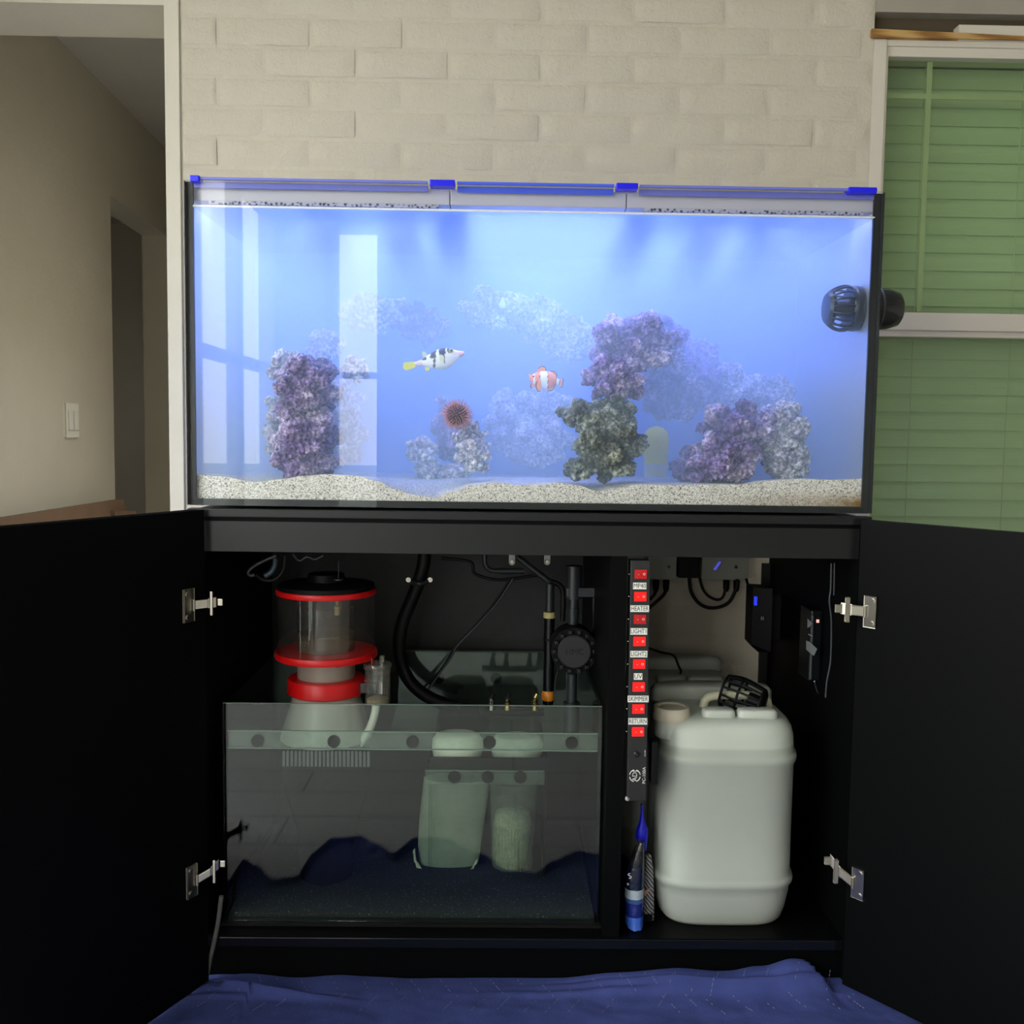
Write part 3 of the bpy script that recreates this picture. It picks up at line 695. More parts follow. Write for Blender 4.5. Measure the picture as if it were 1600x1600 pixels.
rock(1195, 620, .33, 42, 34, 'pale', 'hazy rock on the far right end of the rear ledge', 22, sub=5)
rock(1128, 717, .095, 52, 40, 'purple', 'purple foot rock of the right mound on the sand', 23, tilt=.25)
rock(1152, 665, .12, 58, 36, 'purple', 'purple grey layered rock on top of the right mound', 24)
rock(1215, 672, .14, 42, 42, 'pale', 'grey lilac rock at the right shoulder of the right mound', 25)
rock(1230, 722, .12, 34, 30, 'pale', 'pale rock at the far right foot of the right mound', 26)
rock(1088, 728, .15, 36, 30, 'purple', 'sloping violet rock at the left foot of the right mound', 27, sub=5, tilt=.4)
rock(738, 697, .12, 27, 44, 'pale', 'pale leaning rock right below the sea urchin', 28, tilt=.3)
rock(703, 672, .25, 34, 58, 'purple', 'lilac rounded rock behind the sea urchin', 29, sub=5, rough=.35)
rock(660, 705, .20, 23, 21, 'pale', 'small knobbly pale rock low left of the sea urchin', 30, sub=5)
rock(668, 735, .20, 20, 17, 'pale', 'tiny pale rock on the sand propping the knobbly rock', 35, sub=5)
rock(708, 738, .21, 26, 16, 'pale', 'small rubble rock on the sand below the urchin rock', 31, sub=5)
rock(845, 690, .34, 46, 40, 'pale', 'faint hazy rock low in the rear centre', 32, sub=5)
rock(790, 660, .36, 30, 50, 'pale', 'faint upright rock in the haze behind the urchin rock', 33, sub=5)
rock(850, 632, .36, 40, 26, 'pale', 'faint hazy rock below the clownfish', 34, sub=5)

# ------------------------------------------------------------------ yellow object, snail
yw = thing('yellow_sponge', 'blurred yellow rounded sponge on a pale stub beside the dark boulder', 'sponge', at(1025, 742, .22))
p = at(1025, 708, .22); s_ = S(.22)
MB().lathe([(.004, -.034), (17 * s_, -.032), (19 * s_, 0), (20 * s_, 20 * s_), (17 * s_, 34 * s_), (9 * s_, 40 * s_), (.001, 42 * s_)], p, seg=24).done('head', pm('yellow_sponge', (0.75, 0.68, 0.06), .8), yw, smooth=60)
MB().lathe([(17 * s_, -38 * s_), (18 * s_, -20 * s_), (17 * s_, -4 * s_)], p, seg=24).done('stub', pm('pale_yellow', (0.62, 0.62, 0.42), .8), yw, smooth=60)
sn = MB(); p = at(785, 474, .27)
sn.lathe([(.0005, .012), (.004, .006), (.0065, -.002), (.006, -.007), (.003, -.010)], p, seg=16); tag(sn.done('snail', pm('white_snail_shell', (0.9, 0.88, 0.8), .4), None, smooth=60), 'tiny white snail shell on the top of the rear arch', 'snail')
# ------------------------------------------------------------------ animals
def vcol(o, fn):
    me = o.data; ca_ = me.color_attributes.new('Paint', 'FLOAT_COLOR', 'POINT')
    for i, v in enumerate(me.vertices): ca_.data[i].color = (*fn(v.co), 1)
def paintmat(name, rough=.45):
    x = NT(name); a = x.n('ShaderNodeVertexColor'); a.layer_name = 'Paint'; x.l(a.outputs['Color'], x.b.inputs['Base Color']); x.b.inputs['Roughness'].default_value = rough
    x.bump(x.noise(400, 2), .08, .001); return x.m
PM = paintmat('fish_skin')
def fish_body(name, stations, parent, paint, Xf, seg=28):
    """stations: (u along length, z centre, half height, half thickness); Xf maps local (x, y, z) to world"""
    st = catmull([Vector(s) for s in [(a, b, c) for a, b, c, d in stations]], 6); th = catmull([Vector((d, 0, 0)) for a, b, c, d in stations], 6)
    rings = []
    for v, t_ in zip(st, th):
        rings.append([Vector((v.x, max(t_.x, .0002) * math.sin(2 * math.pi * k / seg), v.y + v.z * math.cos(2 * math.pi * k / seg))) for k in range(seg)])
    m = MB(); m.loft(rings); 
    o = m.done(name, PM, None, smooth=180); vcol(o, paint); o.data.transform(Xf); put(o, parent); return o
def fin(name, poly, parent, mat, Xf, th=.0006, y=0.0):
    m = MB(); m.prism([Vector((a, y - th / 2, b)) for a, b in poly], (0, th, 0)); o = m.done(name, mat, None, smooth=30); o.data.transform(Xf); put(o, parent); return o
# saddled toby (puffer) swimming right and slightly up
c0 = at(684, 562, .085); k = S(.085)
PU = thing('puffer_fish', 'small white puffer fish with four dark brown saddles and a yellow tail', 'fish', c0)
Xf = Matrix.Translation(c0) @ Matrix.Rotation(math.radians(-13), 4, 'Y') @ Matrix.Diagonal((k, k, k, 1))     # local unit = one pixel
def ppaint(c):
    x_, z_ = c.x, c.z; br = (0.035, 0.018, 0.025); wh = (0.86, 0.85, 0.82)
    top = z_ - (3.0 if x_ < 0 else 4.0)
    for a, b_, lo in ((17, 25, 6), (4, 14.5, 4), (-10, -.5, 2.5), (-24, -16, 3)):
        sl_ = (z_ - 8) * .20
        if a < x_ - sl_ < b_ and z_ > lo + .25 * abs(x_ - (a + b_) / 2): return br
    if -3.6 < x_ + (z_ - 2) * -.30 + 2.0 < -.2 and -12 < z_ < 4: return (0.06, 0.04, 0.05)
    if 9.5 < x_ + (z_ - 2) * -.10 < 11.8 and -9 < z_ < 6: return (0.06, 0.04, 0.05)
    if x_ > 34: return (0.88, 0.55, 0.48)
    if x_ > 24 and z_ > 2: return (0.80, 0.62, 0.58)
    if x_ < -24: return (0.80, 0.60, 0.62)
    if z_ < -12: return (0.70, 0.72, 0.62)
    return wh
fish_body('body', [(-36, .5, 3.2, 2.5), (-30, .5, 4.2, 3.5), (-22, .3, 6.0, 5), (-12, 0, 10.5, 8), (0, -.5, 15.0, 11), (10, -.5, 16, 11.5), (18, 0, 14.5, 10.5), (26, .8, 10, 8), (33, 1.2, 6, 5), (39, 1.2, 4, 3.6), (42, 1.2, 2.6, 2.6)], PU, ppaint, Xf, 40)
yel = pm('yellow_fin', (0.80, 0.74, 0.02), .5); pale = pm('pale_fin', (0.70, 0.74, 0.45), .5); dk = pm('dark_eye', (0.01, 0.01, 0.01), .15); gold = pm('olive_gold_iris', (0.45, 0.42, 0.02), .3)
fin('tail_fin', [(-34, 4), (-42, 5.5), (-52, 6.5), (-55, 2), (-55, -2), (-51, -6), (-42, -5), (-34, -3)], PU, yel, Xf, 1.2)
fin('dorsal_fin', [(-14, 10), (-17, 16), (-21, 17), (-22, 10), (-18, 6)], PU, pale, Xf, .8)
fin('anal_fin', [(-13, -8), (-17, -13), (-22, -13), (-22, -8), (-18, -5)], PU, yel, Xf, .8)
fin('pectoral_fin', [(10, 4), (5, 5), (3, 0), (4, -5), (8, -4), (11, -1)], PU, pale, Xf, .8, y=-11.6)
for sy in (-1, 1):
    e = MB(); e.sphere((23, sy * 7.6, 8.2), 3.6, 3); o = e.done('eye', gold, None, smooth=180); o.data.transform(Xf); put(o, PU)
    e = MB(); e.sphere((23.3, sy * 9.8, 8.3), 1.9, 3); o2 = e.done('pupil', dk, None, smooth=180); o2.data.transform(Xf); put(o2, PU)
# clownfish, head to the left and turned away
c0 = at(852, 594, .11); k = S(.11)
CF_ = thing('clownfish', 'orange clownfish with white bars and black edged fins', 'fish', c0)
Xf = Matrix.Translation(c0) @ Matrix.Rotation(math.radians(8), 4, 'Y') @ Matrix.Diagonal((k, k, k, 1))
def cpaint(c):
    x_, z_ = c.x, c.z; org = (0.90, 0.24, 0.06); wh = (0.88, 0.86, 0.92); bk_ = (0.05, 0.02, 0.03)
    d = x_ + z_ * .18
    if -19 < d < -16.5: return wh
    if -8.2 < d < 3.2: return wh
    if -9.2 < d < 4.2: return bk_
    if 17 < x_ < 21.5: return wh
    if 16.2 < x_ < 22.3: return bk_
    return (0.92, 0.30, 0.14) if d > 4 else org
fish_body('body', [(-25, -1, 1.5, 1.5), (-22, -.5, 5, 4), (-16, 0, 9, 6.5), (-8, 0, 12.5, 8), (0, 0, 14, 8), (8, 0, 13, 7), (14, 0, 9, 5), (19, 0, 5, 3), (23, 0, 4.2, 2)], CF_, cpaint, Xf, 40)
of = pm('orange_fin', (0.92, 0.34, 0.08), .5); yf = pm('amber_fin', (0.95, 0.45, 0.06), .5); bf = pm('black_fin_edge', (0.03, 0.02, 0.03), .5)
def edged(name, poly, mat, th=1.0, y=0.0):
    o = fin(name, poly, CF_, mat, Xf, th, y); m = MB(); m.tube([Vector((a, y, b)) for a, b in poly[1:-1]], .75, 6, 4); e = m.done('fin_edge', bf, None, smooth=60); e.data.transform(Xf)
    e.parent = o; e.location = -sum_loc(o)
edged('dorsal_fin', [(-14, 8), (-14, 15), (-9, 20), (-3, 19), (-1, 12), (-6, 8)], of)
edged('rear_dorsal_fin', [(3, 10), (6, 15), (12, 14.5), (16.5, 10), (15, 5), (8, 6)], yf)
edged('anal_fin', [(3, -10), (6, -15), (12, -14), (15, -9), (14, -5), (8, -6)], yf)
edged('tail_fin', [(21, 3.5), (25, 7.5), (27.5, 5), (27, 0), (27.5, -5), (25, -7.5), (21, -3.5)], pm('pale_pink_fin', (0.85, 0.45, 0.42), .5))
edged('pectoral_fin', [(-8, 0), (-12, -4), (-13, -12), (-8, -19), (-5, -18), (-6, -6)], of, 1.0, -8)
edged('pelvic_fin', [(-16, -6), (-20, -8), (-21, -14), (-18, -15), (-14, -9)], of, 1.0, -2)
fin('snout', [(-20, 5), (-26, 6), (-27, 2), (-22, 1)], CF_, yf, Xf, 3)
for sy in (-1, 1):
    e = MB(); e.sphere((-19, sy * 4.6, 2.5), 1.6, 2); o = e.done('eye', dk, None, smooth=180); o.data.transform(Xf); put(o, CF_)
# sea urchin
c0 = at(714, 648, .062); k = S(.062)
UR = thing('sea_urchin', 'round reddish brown sea urchin with short spines on the pale rock', 'sea urchin', c0 - Vector((0, 0, 18 * k)))
MB().sphere(c0, 16.5 * k, 4, (1, .85, 1)).done('shell', pm('brown_test', (0.045, 0.012, 0.012), .7, var=.3, vscale=200), UR, smooth=180)
u_ = MB(); N = 250
for i in range(N):
    z = 1 - 2 * (i + .5) / N; ph = i * 2.399963; rr = math.sqrt(1 - z * z); d = Vector((rr * math.cos(ph), rr * math.sin(ph), z))
    d2 = (d + Vector((random.uniform(-.25, .25), random.uniform(-.25, .25), random.uniform(-.25, .25)))).normalized()
    p0 = c0 + Vector((d.x, d.y * .85, d.z)) * 16 * k; u_.cyl(p0, p0 + d2 * random.uniform(7, 11) * k, .75 * k, 5, .3 * k)
sp = u_.done('spines', pm('reddish_spines', (0.55, 0.22, 0.19), .5, var=.35, vscale=150), UR); sp['kind'] = 'stuff'

# ------------------------------------------------------------------ wave pump through the right pane
pc = at(1330, 482, .07); s_ = S(.07); R0 = 36 * s_
WP = thing('wave_pump', 'black wave pump with a slotted cage clamped on the right pane', 'pump', Vector((TX, .07, pc.z - R0)))
ax = Vector((-1, 0, 0)); xi = TX - G - .0008; c = Vector((xi, .072, pc.z)); Lc = xi - at(1290, 482, .07).x
navy = pm('navy_black_plastic', (0.010, 0.016, 0.035), .3)
MB().lathe([(.030, 0), (.0405, .002), (.0415, .010), (.040, .018), (.038, .020)], c, ax, 36).done('base_ring', navy, WP, smooth=40)
MB().lathe([(.010, .018), (.018, .020), (.016, .030), (.012, Lc - .010), (.008, Lc - .006)], c, ax, 30).done('core', navy, WP, smooth=40)
for i in range(18):
    a_ = 2 * math.pi * i / 18; e = Vector((0, math.cos(a_), math.sin(a_)))
    path = [c + ax * .019 + e * .0395, c + ax * (Lc * .5) + e * .0405, c + ax * (Lc * .75) + e * .036, c + ax * (Lc - .004) + e * .027]
    MB().tube(path, .0019, 6, 4).done('cage_bar', navy, WP, smooth=60)
MB().lathe([(.0305, 0), (.0305, .006), (.026, .011), (.004, .012)], c + ax * (Lc - .012), ax, 30, True, True).done('end_cap', navy, WP, smooth=40)
xo = TX + .0012; xe = at(1407, 483, .07).x; L2 = xe - xo; co = Vector((xo, .072, at(1392, 483, .07).z)); r2 = 32 * s_
MB().lathe([(r2, 0), (r2, L2 * .35), (r2 * .97, L2 * .62), (r2 * .80, L2 * .92), (r2 * .60, L2)], co, (1, 0, 0), 36).done('motor', M['blackg'], WP, smooth=40)
MB().lathe([(r2 * 1.01, L2 * .30), (r2 * 1.02, L2 * .33), (r2 * 1.01, L2 * .36)], co, (1, 0, 0), 36, False, False).done('motor_band', M['greyp'], WP, smooth=40)

# ================================================================== SUMP
def zY(py, px, Y): return at(px, py, Y).z
SY0, SY1 = 0.042, 0.50; SX0 = -0.560; SX1 = at(938, 1270, SY0).x; SZ0 = CF + .005; SZ1 = zY(1102, 650, SY0); GT = .006
SU = thing('sump_tank', 'glass sump tank with dark water in the left cabinet compartment', 'sump', ((SX0 + SX1) / 2, .27, SZ0))
MB().box((SX0 - .004, SY0 - .006, CF + .0005), (SX1 + .006, SY1 + .004, SZ0)).done('foam_mat', M['rubber'], SU)
MB().box((SX0, SY0, SZ0), (SX1, SY0 + GT, SZ1), .0006).done('front_pane', M['sumpglass'], SU)
MB().box((SX0, SY1 - GT, SZ0), (SX1, SY1, SZ1), .0006).done('back_pane', M['sumpglass'], SU)
MB().box((SX0, SY0 + GT, SZ0), (SX0 + GT, SY1 - GT, SZ1), .0006).done('side_pane', M['sumpglass'], SU)
MB().box((SX1 - GT, SY0 + GT, SZ0), (SX1, SY1 - GT, SZ1), .0006).done('side_pane', M['sumpglass'], SU)
MB().box((SX0 + GT, SY0 + GT, SZ0), (SX1 - GT, SY1 - GT, SZ0 + .006)).done('bottom_pane', M['seal'], SU)
edg = pm('cut_glass_edge_highlight', (0.20, 0.26, 0.22), .25)
MB().box((SX0 + .0008, SY0 + .0008, SZ1), (SX1 - .0008, SY0 + GT - .0008, SZ1 + .0008)).done('polished_edge', edg, SU)
b0, b1 = zY(1171, 650, .05), zY(1144, 650, .05)
MB().box((SX0 + GT + .0005, SY0 + GT + .0035, b0), (SX1 - GT - .0005, SY0 + GT + .0075, b1)).done('brace_strip', M['braceglass'], SU)
for z_ in (b0, b1):
    MB().box((SX0 + GT + .001, SY0 + GT + .0001, z_ - .0007), (SX1 - GT - .001, SY0 + GT + .0050, z_ + .0007)).done('strip_edge_highlight', edg, SU)  # bright edge highlights of the brace put in as pale strips
disc = pm('black_rubber_disc', (0.006, 0.007, 0.007), .7, spec=.1)
for px in (403, 522, 645, 765, 893):
    p = at(px, 1157 + (px - 400) * .006, SY0 + GT + .0045); MB().cyl((p.x, SY0 + GT + .0004, p.z), (p.x, SY0 + GT + .0034, p.z), .0118, 24).done('disc', disc, SU)
b2, b3 = zY(1226, 760, .20), zY(1204, 760, .20); sxa, sxb = at(664, 1215, .20).x, at(850, 1215, .20).x
MB().box((sxa, .20, b2), (sxb, .204, b3)).done('holder_strip', M['braceglass'], SU)
MB().box((sxa, .199, b3 - .002), (sxb, .205, b3)).done('strip_edge_highlight', edg, SU)
for px in (710, 762, 813):
    p = at(px, 1214, .199); MB().cyl((p.x, .1995, p.z), (p.x, .197, p.z), 10.0 * S(.2), 24).done('disc', disc, SU)
h0 = zY(1205, 760, .20); h1 = zY(1186, 760, .20)
MB().box((at(670, 1195, .2).x, .206, h0), (at(858, 1195, .2).x, .212, h1)).done('holder_front', M['blackm'], SU)
MB().box((at(668, 1195, .2).x, .213, h0 + .006), (at(856, 1195, .2).x, .40, h0 + .012)).done('holder_shelf', M['blackm'], SU)
for px in (672, 851):
    X = at(px, 1300, .22).x; MB().box((X - .003, .213 if px < 700 else .206, SZ0 + .007), (X + .003, SY1 - GT - .001, zY(1190, px, .22))).done('baffle', M['blackm'] if px > 700 else M['sumpglass'], SU)
X = at(760, 1300, .3).x
MB().box((at(672, 1300, .2).x + .006, .30, SZ0 + .007), (at(851, 1300, .2).x - .004, .306, SZ0 + .11)).done('baffle', M['sumpglass'], SU)
# comb of the overflow and rear brace with discs
cb = MB(); 
for k in range(22):
    p = at(443 + k * 6.3, 1186, .088); cb.box((p.x - .0022, .088, zY(1198, 500, .088)), (p.x + .0022, .092, zY(1174, 500, .088)))
o = cb.done('overflow_comb', pm('smoky_comb', (.11, .115, .105), .4), SU); o['kind'] = 'stuff'
rbz = zY(1070, 740, .49); rtz = zY(1044, 740, .49); rx0, rx1 = at(622, 1050, .49).x, at(850, 1050, .49).x
dg = pm('dusty_dark_glass', (0.030, 0.036, 0.034), .35, var=.25, vscale=30)
MB().box((rx0, .508, zY(1070, 740, .5)), (rx1, .512, zY(1018, 740, .5))).done('rear_brace', dg, SU)
for px in (685, 775):
    p = at(px, 1060, .505); MB().cyl((p.x, .5079, p.z), (p.x, .5045, p.z), 9 * S(.5), 24).done('disc', disc, SU)
# water and grit
wa = NT('dim_sump_water'); wa.t.nodes.remove(wa.b)
tr = wa.n('ShaderNodeBsdfTransparent'); wa.l(tr.outputs[0], wa.out.inputs['Surface']); va = wa.n('ShaderNodeVolumeAbsorption'); va.inputs['Color'].default_value = (0.52, 0.62, 0.52, 1); va.inputs['Density'].default_value = 3.0
wa.l(va.outputs[0], wa.out.inputs['Volume'])
MB().box((SX0 + GT + .001, SY0 + GT + .0005, SZ0 + .0065), (SX1 - GT - .001, SY1 - GT - .001, zY(1223, 500, SY0 + GT))).done('water', wa.m, SU)
gm = pm('dark_grit', (0.020, 0.030, 0.020), .8); gt_ = NT('sparse_grit'); 
gt_.l(gt_.ramp(gt_.noise(260, 2, .8), [(0.62, (0.003, 0.006, 0.005)), (0.72, (0.20, 0.20, 0.15))]), gt_.b.inputs['Base Color']); gt_.b.inputs['Roughness'].default_value = .8
q = MB(); ng = 60; R_ = []
for i in range(ng + 1):
    X = SX0 + GT + .0015 + (SX1 - SX0 - 2 * GT - .003) * i / ng
    R_.append([Vector((X, SY0 + GT + .001, SZ0 + .0065)), Vector((X, SY0 + GT + .001, SZ0 + .018 + .006 * noise.noise(Vector((X * 14, 0, 0))))), Vector((X, SY0 + .12, SZ0 + .022 + .01 * noise.noise(Vector((X * 10, 4, 0))))), Vector((X, SY1 - .01, SZ0 + .012))])
q.loft(R_, cap=False, closed=False); o = q.done('grit', gt_.m, SU, smooth=180); o['kind'] = 'stuff'

# ------------------------------------------------------------------ filter socks
felt = pm('wet_felt', (0.38, 0.40, 0.34), .9, var=.08, vscale=25, bump=.3, bscale=300); whitef = pm('white_felt', (0.74, 0.72, 0.60), .85, var=.06, vscale=40)
def ell(cx_, Y, z_, rx, ry, n=40, wob=0.0, sd=0): return [Vector((cx_ + rx * math.cos(2 * math.pi * k / n), Y + ry * math.sin(2 * math.pi * k / n), z_ + wob * noise.noise(Vector((k * .55, sd, 0))))) for k in range(n)]
FS = thing('filter_sock', 'flattened grey felt filter sock with a ruffled bottom hem in the sump', 'filter sock', at(705, 1370, .26))
Y = .255
rows = [(1215, 662, 766), (1235, 660, 764), (1280, 655, 757), (1320, 653, 752), (1345, 656, 748), (1360, 664, 738), (1367, 680, 722)]
rings = []
for i, (py, a, b) in enumerate(rows):
    A_ = at(a, py, Y); B_ = at(b, py, Y); rings.append(ell((A_.x + B_.x) / 2, Y, A_.z, (B_.x - A_.x) / 2, .030 - i * .0035))
MB().loft(rings).done('bag', felt, FS, smooth=60)
hp = [(648, 1326), (651, 1345), (660, 1358), (675, 1366), (690, 1369), (708, 1371), (725, 1366), (740, 1352), (748, 1335), (751, 1310)]
hm = MB(); 
for dy in (0,):
    pts = catmull([at(a, b, Y - .022) for a, b in hp], 6)
    hm.loft([[p + Vector((0, .004 * math.sin(i * .9), 0)), p + Vector((0, .004 * math.sin(i * .9) + .003, 0)), p + Vector((-.004 if i < 12 else .0, .003, -.006 - .003 * math.sin(i * 1.7))), p + Vector((0, 0, -.006 - .003 * math.sin(i * 1.7)))] for i, p in enumerate(pts)])
hm.done('hem', whitef, FS, smooth=60)
p = at(715, 1164, .255); s_ = S(.255)
MB().lathe([(28 * s_, -30 * s_), (38 * s_, -20 * s_), (41 * s_, -4 * s_), (40 * s_, 10 * s_), (34 * s_, 18 * s_), (24 * s_, 20 * s_)], p, seg=40, sxy=(1, .75)).done('collar', whitef, FS, smooth=60)
FC = thing('filter_cup', 'clear ribbed filter cup packed with cream floss in the sump', 'filter cup', at(802, 1357, .26))
clr = glass('cloudy_plastic', (.90, .93, .90), .05, .1, .25, (.6, .63, .55)); fl = pm('cream_floss', (0.62, 0.58, 0.42), .95, var=.2, vscale=50, bump=.6, bscale=120)
ra = []; 
for py, a, b in [(1216, 765, 840), (1290, 766, 836), (1345, 768, 830), (1355, 774, 825)]:
    A_ = at(a, py, Y); B_ = at(b, py, Y); ra.append(((A_.x + B_.x) / 2, A_.z, (B_.x - A_.x) / 2))
cxx = ra[1][0]
MB().loft([ell(x_, Y, z_, r_, r_) for x_, z_, r_ in ra]).done('cup', clr, FC, smooth=50)
MB().loft([ell(cxx, Y, zY(py, 800, Y), r_, r_, 40, w_, 3) for py, r_, w_ in [(1264, .022, .006), (1270, .036, .008), (1290, .040, .006), (1330, .040, 0), (1346, .037, 0), (1352, .025, 0)]]).done('floss', fl, FC, smooth=60)
for k in range(20):
    a_ = math.pi + math.pi * k / 19; x_ = cxx + .0408 * math.cos(a_); y_ = Y + .0415 * math.sin(a_)
    MB().cyl((x_, y_, zY(1352, 800, Y)), (x_, y_, zY(1285, 800, Y)), .0009, 6).done('rib', clr, FC)
p = at(808, 1166, .255)
MB().lathe([(30 * s_, -26 * s_), (40 * s_, -14 * s_), (42 * s_, 4 * s_), (36 * s_, 16 * s_), (28 * s_, 18 * s_)], p, seg=40, sxy=(1, .75)).done('collar', felt, FC, smooth=60)

# ------------------------------------------------------------------ protein skimmer
KY = .20; k = S(KY); kx = at(510, 1000, KY).x
SK = thing('protein_skimmer', 'protein skimmer with a clear cup and red flanges standing in the sump', 'skimmer', (kx, KY, SZ0 + .01))
def kz(py): return zY(py, 510, KY)
milky = pm('milky_acrylic', (0.44, 0.43, 0.37), .3); tan_ = pm('tan_neck_acrylic', (0.34, 0.29, 0.24), .3)
MB().lathe([(40 * k, kz(1395)), (44 * k, kz(1300)), (66 * k, kz(1222)), (70 * k, kz(1151))], (kx, KY, 0), seg=48).done('darkened_base', pm('underwater_shade', (.004, .004, .004), .95, spec=0.0), SK, smooth=50)  # black colour stands in for the darkness hiding the skimmer under water
MB().lathe([(72 * k, kz(1150)), (71 * k, kz(1146)), (63 * k, kz(1120)), (52 * k, kz(1084)), (50 * k, kz(1082))], (kx, KY, 0), seg=48).done('cone_body', milky, SK, smooth=50)
MB().lathe([(45 * k, kz(1060)), (45 * k, kz(1028))], (kx, KY, 0), seg=48).done('neck', tan_, SK, smooth=50)
MB().lathe([(57 * k, kz(1082)), (61 * k, kz(1079)), (61 * k, kz(1060)), (59 * k, kz(1057)), (46 * k, kz(1056))], (kx, KY, 0), seg=48).done('clamp_ring', M['red'], SK, smooth=35)
MB().box((kx + 40 * k, KY - .012, kz(1068)), (kx + 66 * k, KY + .020, kz(1060)), .001).done('clamp_tab', M['red'], SK)
MB().lathe([(79 * k, kz(1025)), (80 * k, kz(1023)), (80 * k, kz(1017)), (79 * k, kz(1015)), (46 * k, kz(1015))], (kx, KY, 0), seg=56).done('cup_flange', M['red'], SK, smooth=35)
MB().lathe([(76 * k, kz(1014.5)), (76 * k, kz(926))], (kx, KY, 0), seg=56, cap0=False, cap1=False).done('cup_wall', M['acrylic'], SK, smooth=50)
MB().lathe([(45 * k, kz(1014)), (45 * k, kz(948)), (41 * k, kz(945))], (kx, KY, 0), seg=48, cap0=False, cap1=False).done('riser', M['acrylic'], SK, smooth=50)
MB().lathe([(44.5 * k, kz(1014)), (44.5 * k, kz(988))], (kx, KY, 0), seg=48, cap1=False).done('skimmate', glass('brown_film', (.7, .6, .45), .03, .1, .25, (.35, .28, .18)), SK, smooth=50)
MB().lathe([(77 * k, kz(927)), (78 * k, kz(925)), (78 * k, kz(920)), (77 * k, kz(918.5))], (kx, KY, 0), seg=56).done('lid_rim', M['red'], SK, smooth=35)
MB().lathe([(75 * k, kz(918.4)), (75 * k, kz(912)), (30 * k, kz(907)), (28 * k, kz(896)), (20 * k, kz(895))], (kx, KY, 0), seg=48).done('lid_cap', M['blackm'], SK, smooth=35)
p = at(528, 1034, KY - 46 * k)
MB().lathe([(.004, -.010), (.0058, -.008), (.0045, -.003), (.0055, .004), (.0055, .007)], p, seg=16).done('drain_valve', M['blackm'], SK, smooth=40)
p = at(527, 953, KY - .02); MB().lathe([(.0060, -.010), (.0065, .006), (.003, .009), (.003, .02)], p, seg=16).done('cup_plug', pm('olive_plug', (.40, .37, .20), .5), SK, smooth=40)
p = at(529, 905, KY - .05); MB().lathe([(8 * k, -.0015), (8 * k, .0008), (.0009, .0012), (.0009, .035)], p, seg=16).done('lid_pin', M['greyp'], SK, smooth=40)
# silencer bottle on its grey bracket, with the white air tube
BY = .16; kb = S(BY); p = at(590, 1065, BY)
btl = glass('clear_bottle_haze', (.93, .93, .9), .08, .03, .10, (.6, .58, .5))  # diffuse haze mixed in to stand for the bottle's bright edges
SB_ = thing('air_silencer', 'small clear silencer bottle with a white tube beside the skimmer', 'bottle', at(590, 1100, BY))
MB().lathe([(19 * kb, -34 * kb), (20 * kb, -32 * kb), (20 * kb, 22 * kb)], p, seg=32, cap1=False).done('bottle', btl, SB_, smooth=40)
MB().lathe([(22 * kb, 22 * kb), (22.5 * kb, 24 * kb), (22.5 * kb, 28 * kb), (21 * kb, 30 * kb), (5 * kb, 30 * kb)], p, seg=32).done('cap', btl, SB_, smooth=40)
p2 = at(597, 1034, BY); MB().cyl(p2, p2 + Vector((0, 0, 10 * kb)), 4 * kb, 14).done('nipple', btl, SB_)
p3 = at(581, 1040, BY); MB().cyl(p3, p3 + Vector((0, 0, 12 * kb)), .8 * kb, 8).done('pin', M['red'], SB_)
MB().lathe([(17 * kb, -33 * kb), (17 * kb, -27 * kb), (10 * kb, -24 * kb)], p, seg=24).done('residue', pm('tan_residue', (.30, .24, .14), .8), SB_, smooth=40)
a_ = at(552, 1066, BY + .02); b_ = at(588, 1082, BY + .02); MB().box((a_.x, BY + .012, b_.z), (b_.x, BY + .04, a_.z), .002).done('bracket', pm('slate_bracket', (.045, .055, .065), .4), SB_)
MB().tube([at(588, 1100, BY), at(585, 1118, BY), at(577, 1140, BY), at(562, 1162, BY), at(548, 1176, BY)], 6.5 * kb, 12).done('air_tube', pm('white_silicone', (.70, .68, .58), .5), SB_, smooth=60)

# ------------------------------------------------------------------ hoses, pipes and cables in the left compartment
def hose(name, pts, r, mat, label, cat, Y=None, seg=12, group=None):
    o = MB().tube([at(q[0], q[1], q[2] if len(q) > 2 else Y) for q in pts], r, seg).done(name, mat, None, smooth=60); tag(o, label, cat, group); return o
HS = thing('return_hose', 'thick black hose curving down into the sump from the tank', 'hose', at(700, 1100, .42))
MB().tube([at(q[0], q[1], .42) for q in [(664, 850), (662, 880), (654, 910), (642, 940), (630, 970), (624, 1005), (628, 1040), (645, 1070), (675, 1092), (712, 1104)]], .0145, 16).done('hose', M['rubber'], HS, smooth=60)
MB().tube([at(q[0], q[1], .415) for q in [(668, 1084), (692, 1098), (720, 1103)]], .006, 10).done('inner_hose', M['greyp'], HS, smooth=60)
HC_ = thing('hose_clamp', 'grey saddle clamp with two screws holding the thick hose', 'clamp', at(655, 908, .40))
a_ = at(640, 907, .402); b_ = at(672, 906, .402); MB().tube([a_, a_ + Vector((.01, -.004, -.004)), (a_ + b_) / 2 + Vector((0, -.010, -.006)), b_ + Vector((-.01, -.004, -.004)), b_], .006, 8).done('strap', M['greyp'], HC_, smooth=60)
for q in (638, 672):
    p = at(q, 906, .395); MB().cyl(p, p + Vector((0, .006, 0)), .0055, 14).done('screw', M['nickel'], HC_)
hose('power_cable', [(797, 905, .45), (770, 945, .45), (738, 983, .45), (712, 1010, .45), (690, 1045, .45), (662, 1074, .45)], .0028, M['rubber'], 'thin black cable slanting down across the back panel', 'cable')
